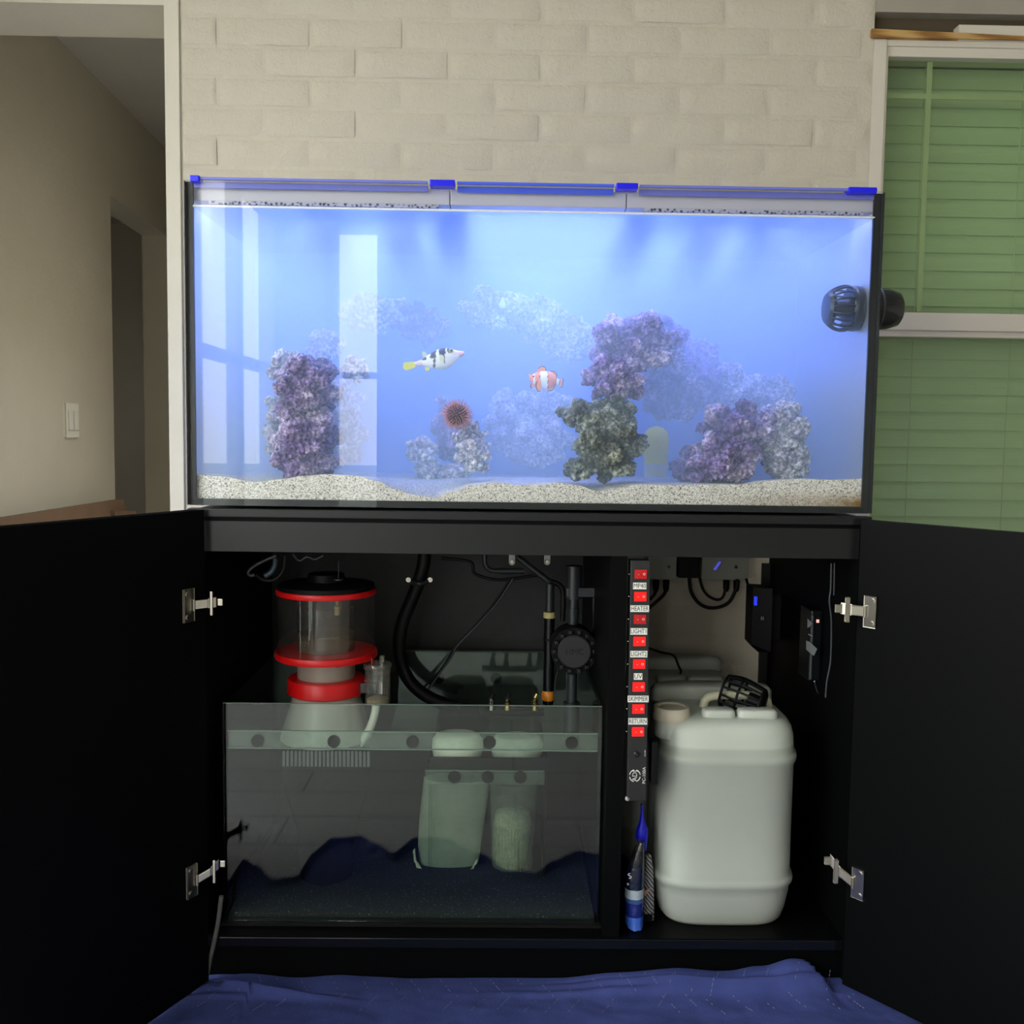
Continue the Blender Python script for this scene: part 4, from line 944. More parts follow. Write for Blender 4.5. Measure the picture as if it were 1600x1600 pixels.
hose('probe_cable', [(801, 905, .44), (780, 938, .44), (748, 975, .44), (716, 1008, .44), (703, 1030, .44), (668, 1078, .44)], .0022, M['greyp'], 'thin grey cable running just beside the slanting black cable', 'cable')
hose('sagging_cable', [(690, 872, .45), (735, 878, .45), (742, 896, .45), (775, 906, .45), (815, 902, .45), (850, 897, .45)], .0035, M['rubber'], 'black cable sagging below the grey elbow pipe', 'cable')
EP = thing('elbow_pipe', 'thin grey elbow pipe under the top of the cabinet', 'pipe', at(760, 890, .40))
MB().tube([at(758, 862, .40), at(758, 880, .40), at(765, 890, .40), at(782, 892, .40)], .0055, 12).done('elbow', M['greyp'], EP, smooth=60)
MB().cyl(at(780, 892, .40), at(818, 892, .40), .0068, 14).done('straight_pipe', M['greyp'], EP, smooth=60)
DP = thing('diagonal_pipe', 'grey diagonal pipe meeting the vertical black pipe', 'pipe', at(860, 915, .36))
MB().cyl(at(808, 870, .36), at(866, 915, .36), .0068, 14).done('diagonal_tube', M['greyp'], DP, smooth=60)
MB().tube([at(860, 908, .355), at(874, 914, .355), at(880, 928, .355), at(879, 970, .355)], .006, 12).done('down_tube', M['rubber'], DP, smooth=60)
for i, (q, lab) in enumerate(((800, 'left small pale pipe clip under the cabinet top'), (855, 'right small pale pipe clip under the cabinet top'))):
    p = at(q, 876, .33); t_ = thing('pipe_clip', lab, 'clip', p, None)
    MB().box((p.x - .0065, .328, p.z - .004), (p.x + .0065, .332, p.z + .022), .001).cyl(p + Vector((0, -.002, -.003)), p + Vector((0, .002, -.003)), .0065, 16).done('tab', M['clipgrey'], t_)
    MB().cyl(p + Vector((0, -.0035, -.002)), p + Vector((0, -.002, -.002)), .0035, 10).done('screw', M['nickel'], t_)
# vertical pipe with golden bands
VP = thing('drain_pipe', 'vertical black pipe with golden label bands beside the round union', 'pipe', at(858, 1095, .34)); Yp = .34
def vz(py, px=858): return zY(py, px, Yp)
px_ = at(858, 1000, Yp).x; kk = S(Yp)
MB().cyl((px_, Yp, vz(1100)), (px_, Yp, vz(965)), 8.5 * kk, 20).done('lower_pipe', M['blackg'], VP, smooth=50)
MB().cyl((px_, Yp, vz(955)), (px_, Yp, vz(912)), 7 * kk, 20).done('upper_pipe', M['greyp'], VP, smooth=50)
MB().cyl((px_, Yp, vz(965)), (px_, Yp, vz(956)), 9.6 * kk, 20).done('gold_band', pm('gold_label', (.55, .47, .20), .35), VP, smooth=50)
MB().lathe([(7 * kk, vz(1096)), (10 * kk, vz(1092)), (10.5 * kk, vz(1083)), (8.5 * kk, vz(1079))], (px_, Yp, 0), seg=20).done('amber_nut', M['orange'], VP, smooth=40)
MB().cyl((px_, Yp, vz(1000)), (px_, Yp, vz(997)), 9.2 * kk, 20).done('cable_tie', M['blackm'], VP)
for i, (q, mt, lab) in enumerate(((768, 'nickel', 'left metal hose fitting just above the sump rim'), (793, 'brass', 'middle brass hose fitting just above the sump rim'), (836, 'brass', 'right brass hose fitting just above the sump rim'))):
    p = at(q, 1100, .30); ks = S(.30); t_ = thing('hose_fitting', lab, 'fitting', p)
    MB().lathe([(6 * ks, -.012), (6 * ks, 0), (4.6 * ks, .001), (5 * ks, 3 * ks), (4.2 * ks, 4 * ks), (4.8 * ks, 7 * ks), (3.5 * ks, 9 * ks)], p, seg=14).done('barb', M[mt], t_, smooth=40)
    MB().cyl(p + Vector((0, 0, 10 * ks)), p + Vector((.004, 0, 17 * ks)), 3.6 * ks, 12).done('knob', M['brass'] if q == 836 else M['blackm'], t_)
mf = MB().tube([at(748, 1112, .30), at(800, 1113, .30), at(850, 1113, .30)], .008, 12, 1).done('manifold', M['blackm'], None, smooth=60); tag(mf, 'black manifold tube under the three small hose fittings', 'pipe')
# main plumbing column with round union cap
PL = thing('plumbing_column', 'grey vertical plumbing with a round black pump cap and side bracket', 'plumbing', at(896, 1150, .30)); Yp = .30; kk = S(Yp)
def vz(py): return zY(py, 896, Yp)
cx1 = at(895, 1000, Yp).x
MB().cyl((cx1, Yp, vz(935)), (cx1, Yp, vz(884)), 13 * kk, 28).done('top_coupling', M['greyp'], PL, smooth=50)
MB().cyl((cx1, Yp, vz(975)), (cx1, Yp, vz(935)), 8 * kk, 24).done('pipe', M['greyp'], PL, smooth=50)
MB().cyl((cx1, Yp, vz(966)), (cx1, Yp, vz(950)), 9.2 * kk, 24).done('pipe_sleeve', M['greyp'], PL, smooth=50)
a_ = at(885, 933, Yp - .015); b_ = at(947, 919, Yp - .015); MB().box((a_.x, Yp - .015, a_.z), (b_.x, Yp + .012, b_.z), .002).done('side_bracket', pm('slate_grey_plastic', (.030, .034, .040), .45), PL)
MB().cyl(at(929, 934, Yp - .005), at(931, 984, Yp - .005), 4 * kk, 14).done('side_tube', M['greyp'], PL, smooth=50)
pc_ = at(898, 1019, Yp - .05)
MB().lathe([(36 * kk, .05), (38 * kk, .02), (38 * kk, .008), (31 * kk, .004)], pc_, (0, 1, 0), 36).done('pump_body', M['blackg'], PL, smooth=40) if False else MB().cyl(pc_ + Vector((0, .012, 0)), pc_ + Vector((0, .075, 0)), 36 * kk, 36).done('pump_body', M['blackm'], PL, smooth=40)
for i in range(14):
    a_ = 2 * math.pi * i / 14; e = Vector((math.cos(a_), 0, math.sin(a_))) * 31 * kk
    MB().box(pc_ + e + Vector((-.004, .002, -.004)), pc_ + e + Vector((.004, .014, .004)), .001).done('lug', M['blackg'], PL)
MB().lathe([(26 * kk, .010), (26.5 * kk, .003), (24 * kk, 0), (.001, 0)], pc_, (0, 1, 0), 40).done('round_cap', pm('charcoal_cap', (.020, .022, .022), .6), PL, smooth=30)
lettering('cap_lettering', 'HMC', 13 * kk, M['blackg'], PL, pc_ + Vector((0, -.0005, 0)))
MB().cyl((cx1, Yp, vz(1098)), (cx1, Yp, vz(1052)), 8 * kk, 24).done('lower_pipe', M['greyp'], PL, smooth=50)
MB().cyl((cx1, Yp, vz(1150)), (cx1, Yp, vz(1097)), 12.5 * kk, 24).done('bottom_coupling', M['greyp'], PL, smooth=50)
hose('loose_cord', [(871, 1050, .28), (867, 1070, .28), (866, 1100, .28)], .0012, M['greyp'], 'thin loose grey cord beside the golden pipe nut', 'cord')
# cable bundle at the top left
CB2 = thing('cable_coil', 'coiled black cable hanging at the top left of the cabinet', 'cable', at(420, 905, .12))
MB().tube([at(q[0], q[1], .12) for q in [(432, 868), (415, 875), (398, 884), (388, 893), (391, 899), (398, 898)]], .0035, 10).done('cable_end', M['greyp'], CB2, smooth=60)
MB().tube([at(q[0], q[1], .14) for q in [(428, 868), (430, 880), (424, 893), (414, 900)]], .006, 10).done('blue_grey_cable', pm('blue_grey_cable', (.02, .04, .06), .3), CB2, smooth=60)
MB().tube([at(q[0], q[1], .15) for q in [(445, 868), (443, 890), (430, 905), (412, 906), (400, 898)]], .004, 10).done('cable_loop', M['rubber'], CB2, smooth=60)
hose('rail_cable', [(458, 866, .14), (468, 876, .14), (480, 870, .14), (492, 874, .14), (505, 868, .14)], .0025, M['greyp'], 'short grey cable looped above the skimmer lid', 'cable')
hose('floor_cord', [(346, 1400, -.004), (341, 1440, -.008), (334, 1475, -.012), (328, 1500, -.014), (322, 1530, -.02)], .0042, pm('grey_cord', (.10, .10, .09), .6), 'grey cord hanging over the lower left cabinet edge', 'cord')

# ================================================================== RIGHT COMPARTMENT
# power strip on the divider stile
PY = -.004
tp = at(1001, 876, PY); bt = at(994.5, 1252, PY); axz = (tp - bt).normalized(); axx = Vector((1, 0, 0)); axx = (axx - axz * axx.dot(axz)).normalized(); fy = Vector((0, 1, 0))
kp = S(PY); wS = 15.5 * kp
PS = thing('power_strip', 'vertical black power strip with eight red rocker switches', 'power strip', bt)
MB().obox(bt - axx * wS, axx * 2 * wS, fy * .034, tp - bt, .0015).done('body', pm('charcoal_strip_case', (.012, .014, .014), .45), PS)
def onstrip(px, py): return at(px, py, PY)
redlit = pm('lit_red_switch', (.75, .01, .01), .25, emit=(1, .01, .008), estr=.75); reddim = pm('unlit_red_switch', (.50, .006, .008), .25)
lab = pm('white_label_tape', (.86, .86, .80), .5); ink = pm('black_ink', (.015, .015, .015), .6); wink = pm('white_ink', (.75, .75, .72), .5)
SWY = [897, 932, 967.5, 1002, 1037.5, 1073, 1107.5, 1143]
def sx_at(py): return 1001 - (py - 897) * (4.3 / 246)
swaxes = (axx, axz, Vector((0, -1, 0)))
for i, py in enumerate(SWY):
    P = onstrip(sx_at(py), py); on = i not in (0, 2); hw, hh = 9.6 * kp, 7.3 * kp
    r = MB(); 
    pr_ = [(-hw, -.0025 if on else -.0010), (-hw * .1, -.0020), (hw, -.0010 if on else -.0025)]
    poly = [P + axx * u + fy * v - axz * hh for u, v in pr_] + [P + axx * hw + fy * .002 - axz * hh, P - axx * hw + fy * .002 - axz * hh]
    r.prism(poly, axz * 2 * hh); sw_ = r.done('switch', redlit if on else reddim, PS)
    lettering('switch_mark', 'O', 5.2 * kp, wink, sw_, P + axx * hw * .55 - fy * .0026, axes=swaxes)
    lettering('switch_mark', '-', 6 * kp, wink, sw_, P - axx * hw * .35 - fy * .0026, axes=swaxes)
    d = onstrip(sx_at(py) - 17.2, py); MB().cyl(d + fy * .001, d - fy * .0008, .0011, 8).done('side_dot', wink, PS) if False else None
LBL = [('MP40', 915.5, 21, 999.5), ('HEATER', 951, 29.5, 999.5), ('LIGHT1', 986.5, 26.5, 998), ('LIGHT2', 1022, 27, 998), ('UV', 1057, 13.5, 997), ('SKIMMER', 1092, 33.5, 997), ('RETURN', 1127, 30, 996.5)]
for tx, py, wd, px in LBL:
    P = onstrip(px, py); a_ = wd / 2 * kp; h_ = 5.2 * kp
    lb_ = MB().obox(P - axx * a_ - axz * h_ - fy * .0008, axx * 2 * a_, fy * .0008, axz * 2 * h_).done('label', lab, PS)
    lettering('label_text', tx, 10.4 * kp, ink, lb_, P - fy * .0009, width=2 * a_ * .92, axes=swaxes)
P = onstrip(994.5, 1178); MB().lathe([(5 * kp, .001), (5 * kp, -.003), (3.5 * kp, -.004)], P, (0, 1, 0), 20).done('reset_button', M['blackg'], PS, smooth=40)
lettering('tiny_print', 'ON AIR', 3.0 * kp, wink, PS, onstrip(1008, 1177) - fy * .0003, math.pi / 2, axes=swaxes)
lettering('model_print', 'PC-100A', 7.4 * kp, wink, PS, onstrip(1006.5, 1211.5) - fy * .0003, math.pi / 2, axes=swaxes)
# round emblem: broken ring with three slanted letters across it
P = onstrip(992, 1212) - fy * .0003
em_ = MB()
for a0, a1 in ((.20, 1.30), (1.75, 2.95), (3.35, 4.5), (5.0, 6.1)):
    pts = [P + axx * (8.6 * kp * math.cos(a0 + (a1 - a0) * i / 10)) + axz * (9.6 * kp * math.sin(a0 + (a1 - a0) * i / 10)) for i in range(11)]; em_.tube(pts, .0009, 6, 1)
em_.done('emblem_ring', wink, PS)
lettering('emblem_letters', 'ADJ', 11.0 * kp, wink, PS, P - fy * .0004, math.pi / 2, axes=swaxes)
a_ = at(1016, 1223, .012); b_ = at(1027, 1157, .012); MB().box((a_.x, .002, a_.z), (b_.x, .032, b_.z), .0015).done('plug_block', M['blackm'], PS)
p = at(981, 1248, -.002); MB().lathe([(.0042, .004), (.0048, 0), (.0030, -.002)], p, (0, 1, 0), 14).done('mounting_screw', M['clipgrey'], PS, smooth=40)
for i, py in enumerate(SWY):
    d = at(sx_at(py) - 17.5, py, PY + .0002); MB().box(d + Vector((-.0013, 0, -.0005)), d + Vector((.0005, .001, .0005))).done('tick_mark', wink, PS)

# jugs
jm = NT('translucent_jug_plastic'); b = jm.b; b.inputs['Roughness'].default_value = .42; b.inputs['Subsurface Weight'].default_value = .35; b.inputs['Subsurface Radius'].default_value = (.03, .035, .03); b.inputs['Subsurface Scale'].default_value = 1.0
jcol = jm.ramp(jm.noise(5, 3), [(.3, (.47, .51, .445)), (.7, (.52, .555, .49))])
jtc = jm.n('ShaderNodeTexCoord'); jsz = jm.n('ShaderNodeSeparateXYZ'); jm.l(jtc.outputs['Object'], jsz.inputs[0])      # clear plastic looks paler above the water inside
jmr = jm.n('ShaderNodeMapRange'); jmr.inputs[1].default_value = at(1140, 1172, .035).z - .002; jmr.inputs[2].default_value = at(1140, 1172, .035).z + .003; jmr.inputs[3].default_value = 0.88; jmr.inputs[4].default_value = 1.10
jm.l(jsz.outputs['Z'], jmr.inputs[0]); jmx = jm.n('ShaderNodeVectorMath', operation='SCALE'); jm.l(jcol, jmx.inputs[0]); jm.l(jmr.outputs[0], jmx.inputs['Scale']); jm.l(jmx.outputs[0], b.inputs['Base Color'])
JY = .035; jk = S(JY); JD = .235
def jz(py): return zY(py, 1140, JY)
JP = [(1455, 88), (1453, 97), (1446, 103), (1430, 108), (1405, 112.5), (1393, 114), (1389, 117.5), (1384, 118.5), (1379, 117), (1375, 113.5), (1300, 113.5), (1203, 114), (1197, 117), (1191, 118), (1185, 117), (1182, 113.5), (1158, 112), (1146, 109), (1138, 104), (1133, 96), (1130, 84)]
jz0 = jz(1455)
def jug(X, dY, dz, root):
    rings = []; n = 56
    for py, hw in JP:
        z_ = jz(py) + dz; h_ = hw * jk; dp = JD / 2 - (113.5 - hw) * jk * .9
        ex = .50 if hw > 95 else .52; ring = []
        for q in range(n):
            a_ = 2 * math.pi * (q + .5) / n; ca_, sa_ = math.cos(a_), math.sin(a_)
            ring.append(Vector((X + h_ * math.copysign(abs(ca_) ** ex, ca_), JY + JD / 2 + dY + dp * math.copysign(abs(sa_) ** ex, sa_), z_)))
        rings.append(ring)
    MB().loft(rings).done('body', jm.m, root, smooth=60)
    zt_ = jz(1130) + dz; yc = JY + JD / 2 + dY
    # raised shoulders on the top: front ledge in two lobes and the rounded back hump
    for xa, xb, ya, yb, hh in ((-.050, .012, -.085, -.050, .014), (.016, .092, -.085, -.050, .014), (-.125, .120, .045, .105, .026)):
        rr = []
        for z_, s_ in ((zt_ - .006, 1.0), (zt_ + hh * .55, 1.0), (zt_ + hh * .88, .94), (zt_ + hh, .80)):
            rr.append([Vector((X + (xa + xb) / 2 + (xb - xa) / 2 * s_ * math.copysign(abs(math.cos(t_)) ** .45, math.cos(t_)), yc + (ya + yb) / 2 + (yb - ya) / 2 * s_ * math.copysign(abs(math.sin(t_)) ** .6, math.sin(t_)), z_)) for t_ in [2 * math.pi * (q + .5) / 32 for q in range(32)]])
        MB().loft(rr).done('shoulder', jm.m, root, smooth=60)
    if dY == 0: MB().tube([Vector((X - .035, yc - .005, zt_ - .004)), Vector((X - .028, yc - .005, zt_ + .016)), Vector((X, yc - .005, zt_ + .023)), Vector((X + .05, yc - .005, zt_ + .023)), Vector((X + .085, yc - .005, zt_ + .018)), Vector((X + .095, yc - .005, zt_ - .004))], .0085, 14).done('handle', pm('cream_handle', (.66, .64, .46), .45), root, smooth=60)
capm = pm('cream_cap', (.62, .57, .44), .45)
JX = (at(1028, 1300, JY).x + at(1256, 1300, JY).x) / 2
JG = thing('water_jug', 'large translucent white water jug standing at the front of the right compartment', 'jug', (JX, JY + JD / 2, jz0))
jug(JX, 0, 0, JG)
cp = at(1049, 1116, .09)
MB().lathe([(26 * S(.1), -.040), (26 * S(.1), -.002)], cp, seg=28).done('neck', jm.m, JG, smooth=50)
cpr = [(28.5 * S(.1), -.008), (29.5 * S(.1), -.005), (28.5 * S(.1), .012), (26.5 * S(.1), .016), (22 * S(.1), .0165), (20 * S(.1), .0135)]
MB().lathe(cpr, cp, seg=36).done('cap', capm, JG, smooth=35)
p = Vector((JX + .088, .16, jz(1130) + .008)); MB().box((p.x - .011, .148, p.z - .010), (p.x + .012, .172, p.z + .009), .002).done('vent_cap', pm('white_vent', (.72, .72, .68), .4), JG)
J2 = thing('spare_jug', 'second translucent jug standing behind the front jug against the wall', 'jug', (JX - .035, JY + JD * 1.5 + .02, jz0))
jug(JX - .045, JD + .022, 0, J2)
# strainer cage lying on the jug
GC = thing('strainer_cage', 'black slotted pump cage lying tilted on top of the front jug', 'strainer', at(1165, 1117, .12)); gy = .14; kg = S(gy)
gc0 = at(1160, 1089, gy); gax = Vector((.82, -.45, -.22)).normalized(); g1 = gax.cross(Vector((0, 0, 1))).normalized(); g2 = g1.cross(gax)
def gring(r, h, a_): return gc0 + gax * h + (g1 * math.cos(a_) + g2 * math.sin(a_)) * r
rR = 27 * kg
for h_, r_ in ((-.036, 25 * kg), (-.004, 29 * kg), (.038, 23 * kg)):
    MB().tube([gring(r_, h_, 2 * math.pi * i / 36) for i in range(37)], .0026, 8, 1).done('ring', M['blackm'], GC, smooth=60)
for i in range(13):
    a_ = 2 * math.pi * i / 13
    MB().tube([gring(25 * kg, -.036, a_), gring(29 * kg, -.004, a_), gring(23 * kg, .038, a_)], .0027, 6, 4).done('cage_bar', M['blackm'], GC, smooth=60)
MB().lathe([(23 * kg, -.002), (23 * kg, .003), (19 * kg, .006), (.001, .006)], gc0 + gax * .038, gax, 30).done('end_plate', M['blackm'], GC, smooth=40)
MB().cyl(gc0 + gax * .012, gc0 + gax * .038, 12 * kg, 20).done('hub', M['blackm'], GC, smooth=40)
# outlet boxes on the wall with their cords
obm = pm('grey_outlet_box', (.40, .41, .36), .5)
def obox_(a, b, name, label, Y0, Y1, blue=False):
    A_ = at(a[0], b[1], Y0); B_ = at(b[0], a[1], Y0); t_ = thing(name, label, 'outlet box', ((A_.x + B_.x) / 2, Y1, A_.z))
    MB().box((A_.x, Y0, A_.z), (B_.x, Y1, B_.z), .002).done('box', obm, t_)
    q = at(a[0] + (b[0] - a[0]) * .72, (a[1] + b[1]) / 2 + 3, Y0); MB().cyl(q, q + Vector((0, -.002, 0)), .004, 12).done('screw', M['greyp'], t_)
    if blue:
        q = at(1121, 884, Y0); MB().obox(q + Vector((-.010, -.001, -.009)), Vector((.006, 0, -.001)), Vector((0, .001, 0)), Vector((.013, 0, .019)), .0006).done('blue_indicator', pm('blue_indicator', (.10, .10, .8), .3, emit=(.12, .12, 1), estr=.5), t_)
    return t_
obox_((1012, 860), (1058, 905), 'outlet_box', 'left grey outlet box on the brick wall in the cabinet', .56, .617)
obox_((1096, 860), (1171, 906), 'outlet_box', 'right grey outlet box with a blue indicator on the brick wall', .56, .617, True)
A_ = at(1060, 903, .55); B_ = at(1094, 860, .55); ad = MB().box((A_.x, .55, A_.z), (B_.x, .617, B_.z), .002).done('power_adapter', M['blackm']); tag(ad, 'black power adapter between the two grey outlet boxes', 'adapter')
hose('looped_cable', [(1077, 902, .55), (1080, 925, .55), (1094, 944, .55), (1115, 950, .55), (1138, 942, .55), (1150, 920, .55), (1152, 905, .55)], .0042, M['rubber'], 'longer black cord looping below the adapter to the right outlet box', 'cord')
hose('looped_cable', [(1093, 902, .55), (1098, 920, .55), (1108, 932, .55), (1122, 937, .55), (1131, 930, .55), (1135, 906, .55)], .0034, M['rubber'], 'shorter black cord looping inside the longer loop', 'cord')
for q, lab_ in ((1135, 'left black plug hanging below the right outlet box'), (1151, 'right black plug hanging below the right outlet box'), (1025, 'left black plug below the left outlet box'), (1041, 'right black plug below the left outlet box')):
    p = at(q, 906, .575); o = MB().lathe([(.005, -.028), (.0075, -.020), (.0080, -.001), (.006, 0)], p, seg=14).done('plug', M['rubber'], None, smooth=50); tag(o, lab_, 'plug')
hose('curved_cable', [(1041, 916, .57), (1038, 928, .56), (1026, 940, .53), (1014, 950, .45)], .0040, M['rubber'], 'black cord curving from the left outlet box behind the power strip', 'cord')
hose('curved_cable', [(1025, 916, .57), (1023, 928, .56), (1016, 936, .5)], .0040, M['rubber'], 'short black cord below the left outlet box', 'cord')
hose('adapter_cord', [(1012, 1012, .40), (1032, 1019, .42), (1052, 1024, .42), (1060, 1040, .42), (1064, 1050, .42), (1058, 1056, .40), (1040, 1056, .40), (1026, 1064, .38), (1018, 1070, .36)], .0026, M['rubber'], 'thin black cord crossing in front of the bricks above the rear jug', 'cord')
hose('right_cords', [(1166, 905, .52), (1170, 915, .50), (1180, 920, .47)], .003, M['rubber'], 'short black cord from the right outlet box to the blue lit controller', 'cord')
# controllers
def pbox(name, label, cat, pts, depth, mat):
    return None
CTL = thing('blue_lit_controller', 'slim black controller with a blue light on the right cabinet side', 'controller', at(1187, 1018, .40))
cbx = XR - T - .001
p0 = at(1200, 1020, .40); zt_, zb_ = zY(919, 1187, .43), zY(1018, 1187, .43)
xL_ = at(1175, 970, .44).x
m = MB(); m.prism([(xL_, .44, zb_ + .014), (xL_ + .012, .425, zb_), (xL_ + .040, .425, zb_), (xL_ + .040, .425, zt_), (xL_, .44, zt_)], (0, .06, 0)); m.done('case', M['blackm'], CTL)
MB().box((xL_ + .0405, .46, zb_ + .02), (cbx, .475, zt_ - .02), .001).done('mounting_plate', M['rubber'], CTL)
q = at(1180.5, 939, .436); MB().box((q.x - .003, .4335, q.z - .010), (q.x + .0035, .4395, q.z + .010), .001).done('blue_light', pm('blue_led', (.02, .03, .6), .3, emit=(.03, .05, 1.0), estr=.8), CTL)
q = at(1191, 966, .425); 
for dx in (-.002, .002): MB().box((q.x + dx - .0009, .424, q.z - .004), (q.x + dx + .0009, .4252, q.z + .004)).done('mark', M['clipgrey'], CTL)
C2 = thing('panel_controller', 'black controller with grey display patches on the right cabinet side', 'controller', at(1276, 1060, .22))
zt_, zb_ = zY(948, 1275, .22), zY(1056, 1275, .22); xf = cbx - .024; y0_, y1_ = .175, .245
m = MB(); m.box((xf, y0_, zb_), (cbx, y1_, zt_), .004); m.done('case', M['blackg'], C2)
def onx(px, py): 
    q = ray(px, py); return CL + q * ((xf - .0004 - CL.x) / q.x)
def patch(name, pts, mat):
    m = MB(); m.prism([onx(*q) for q in pts], (-.0006, 0, 0)); return m.done(name, mat, C2)
gp = pm('grey_display', (.22, .24, .24), .4)
patch('half_dial', [(1262, 966), (1266, 970), (1270, 974), (1266, 979), (1262, 981)], gp)
patch('keypad', [(1260, 1001), (1266, 1003), (1277, 1014), (1272, 1025), (1260, 1015)], gp)
patch('key_line', [(1263, 990), (1270, 993), (1270, 995), (1263, 992)], gp)
patch('pink_light', [(1276, 968), (1280, 968), (1280, 973), (1276, 973)], pm('pink_led', (.8, .35, .3), .4, emit=(1, .5, .45), estr=.8))
MB().cyl((xf + .004, y0_ + .001, zb_ + .004), (xf + .004, y0_ + .001, zt_ - .010), .0042, 14).done('edge_tube', M['greyp'], C2, smooth=60)
for q in (1273, 1280):
    p = at(q, 1056, y0_ + .02); MB().cyl(p, p + Vector((0, 0, -.012)), .0022, 8).done('jack', M['nickel'], C2)
hose('controller_cord', [(1299, 880, .03), (1298, 920, .03), (1296, 940, .03), (1299, 970, .03), (1298, 1030, .03), (1292, 1065, .03), (1290, 1090, .03)], .0018, M['greyp'], 'thin grey cord running down behind the upper right hinge', 'cord')
hose('controller_cord', [(1304, 880, .025), (1303, 930, .025)], .0014, M['greyp'], 'short thin cord ending at the upper right hinge', 'cord')
hose('jack_cord', [(1273, 1066, .19), (1276, 1078, .19), (1281, 1088, .19)], .0014, M['greyp'], 'thin cord below the panel controller', 'cord')

# bag and sachet at the foot of the divider
bagm = NT('printed_plastic_bag'); tcb = bagm.n('ShaderNodeTexCoord'); sz_ = bagm.n('ShaderNodeSeparateXYZ'); bagm.l(tcb.outputs['Generated'], sz_.inputs[0])
rp = bagm.n('ShaderNodeValToRGB'); rp.color_ramp.interpolation = 'CONSTANT'; e = rp.color_ramp.elements
st = [(0, (.05, .14, .60)), (.14, (.012, .025, .20)), (.30, (.05, .11, .30)), (.35, (.45, .53, .60)), (.455, (.006, .012, .040)), (.72, (.012, .014, .016)), (.9, (.03, .03, .032))]
while len(e) < len(st): e.new(.5)
for a_, (p_, c_) in zip(e, st): a_.position = p_; a_.color = (*c_, 1)
bagm.l(sz_.outputs['Z'], rp.inputs[0]); bagm.l(rp.outputs[0], bagm.b.inputs['Base Color']); bagm.b.inputs['Roughness'].default_value = .18; bagm.bump(bagm.noise(55, 4), .5, .004)
bgY = .045
rows = [(1462, 979, 1004), (1440, 977, 1005), (1400, 976, 1006), (1370, 977, 1007), (1345, 983, 1007), (1328, 990, 1007), (1314, 997, 1007)]
rings = []
for i, (py, a, b) in enumerate(rows):
    A_ = at(a, py, bgY); B_ = at(b, py, bgY); n = 36; r_ = []
    for q in range(n):
        t_ = 2 * math.pi * q / n; w_ = 1 + .10 * noise.noise(Vector((math.cos(t_) * 2, math.sin(t_) * 2, i * .9)))
        r_.append(Vector(((A_.x + B_.x) / 2 + (B_.x - A_.x) / 2 * math.cos(t_) * w_, bgY + .022 * (1 - i * .09) * math.sin(t_) * w_, max(A_.z, CF + .002))))
    rings.append(r_)
BG = thing('plastic_bag', 'crumpled navy and blue printed bag at the foot of the divider', 'bag', at(990, 1462, bgY))
MB().loft(rings).done('pouch', bagm.m, BG, smooth=50)
lettering('bag_letter', 'S', 13 * S(bgY), wink, BG, at(984, 1369, bgY - .0235), .35)
lettering('bag_print', 'x', 8 * S(bgY), wink, BG, at(981, 1381, bgY - .0235), .35)
SAY = .075
sam = NT('line_printed_sachet'); wv2 = sam.n('ShaderNodeTexWave'); wv2.inputs['Scale'].default_value = 60; wv2.inputs['Distortion'].default_value = 5; wv2.inputs['Detail Scale'].default_value = .6; tcs2 = sam.n('ShaderNodeTexCoord')
mp2 = sam.n('ShaderNodeMapping'); mp2.inputs['Rotation'].default_value = (0, .7, 0); sam.l(tcs2.outputs['Object'], mp2.inputs[0]); sam.l(mp2.outputs[0], wv2.inputs['Vector'])
sam.l(sam.ramp(wv2.outputs['Fac'], [(.35, (.03, .03, .04)), (.55, (.42, .42, .42))]), sam.b.inputs['Base Color']); sam.b.inputs['Roughness'].default_value = .35
SA = thing('sachet', 'narrow sachet printed with curved dark lines between bag and jug', 'sachet', at(1013, 1450, SAY))
rr = []
for i, (py, a, b) in enumerate([(1449, 1003, 1022), (1420, 1003, 1022), (1390, 1005, 1022), (1360, 1007, 1021), (1335, 1009, 1017)]):
    A_ = at(a, py, SAY); B_ = at(b, py, SAY); rr.append(ell((A_.x + B_.x) / 2, SAY, A_.z, (B_.x - A_.x) / 2, .010 - .0015 * i, 24))
MB().loft(rr).done('packet', sam.m, SA, smooth=50)
q = at(1011, 1436, SAY - .0105); MB().box((q.x - .010, SAY - .0115, q.z - .010), (q.x + .010, SAY - .010, q.z + .010), .0005).done('dark_end', M['blackm'], SA)
q = [at(1006, 1393, SAY - .012), at(1017, 1387, SAY - .012), at(1013, 1394, SAY - .012), at(1007, 1401, SAY - .012)]; m = MB(); m.prism(q, (0, .001, 0)); m.done('pink_print', pm('salmon_print', (.60, .32, .22), .5), SA)
SP = thing('blue_scoop', 'bright blue plastic scoop standing above the printed bag', 'scoop', at(1004, 1330, .06))
rr = []
for py, a, b in [(1328, 1001, 1010), (1318, 997, 1011), (1308, 993, 1012), (1296, 994, 1013), (1284, 999, 1008), (1270, 1001, 1005), (1256, 1001, 1004)]:
    A_ = at(a, py, .06); B_ = at(b, py, .06); rr.append(ell((A_.x + B_.x) / 2, .06, A_.z, (B_.x - A_.x) / 2, .004 + (B_.x - A_.x) * .18, 20))
MB().loft(rr).done('blade', pm('vivid_blue_plastic', (.005, .008, .55), .35), SP, smooth=50)
MB().box((at(1003, 1290, .06).x - .004, .062, CF + .001), (at(1003, 1290, .06).x + .004, .072, zY(1300, 1003, .06)), .001).done('stick', M['blackm'], SP)

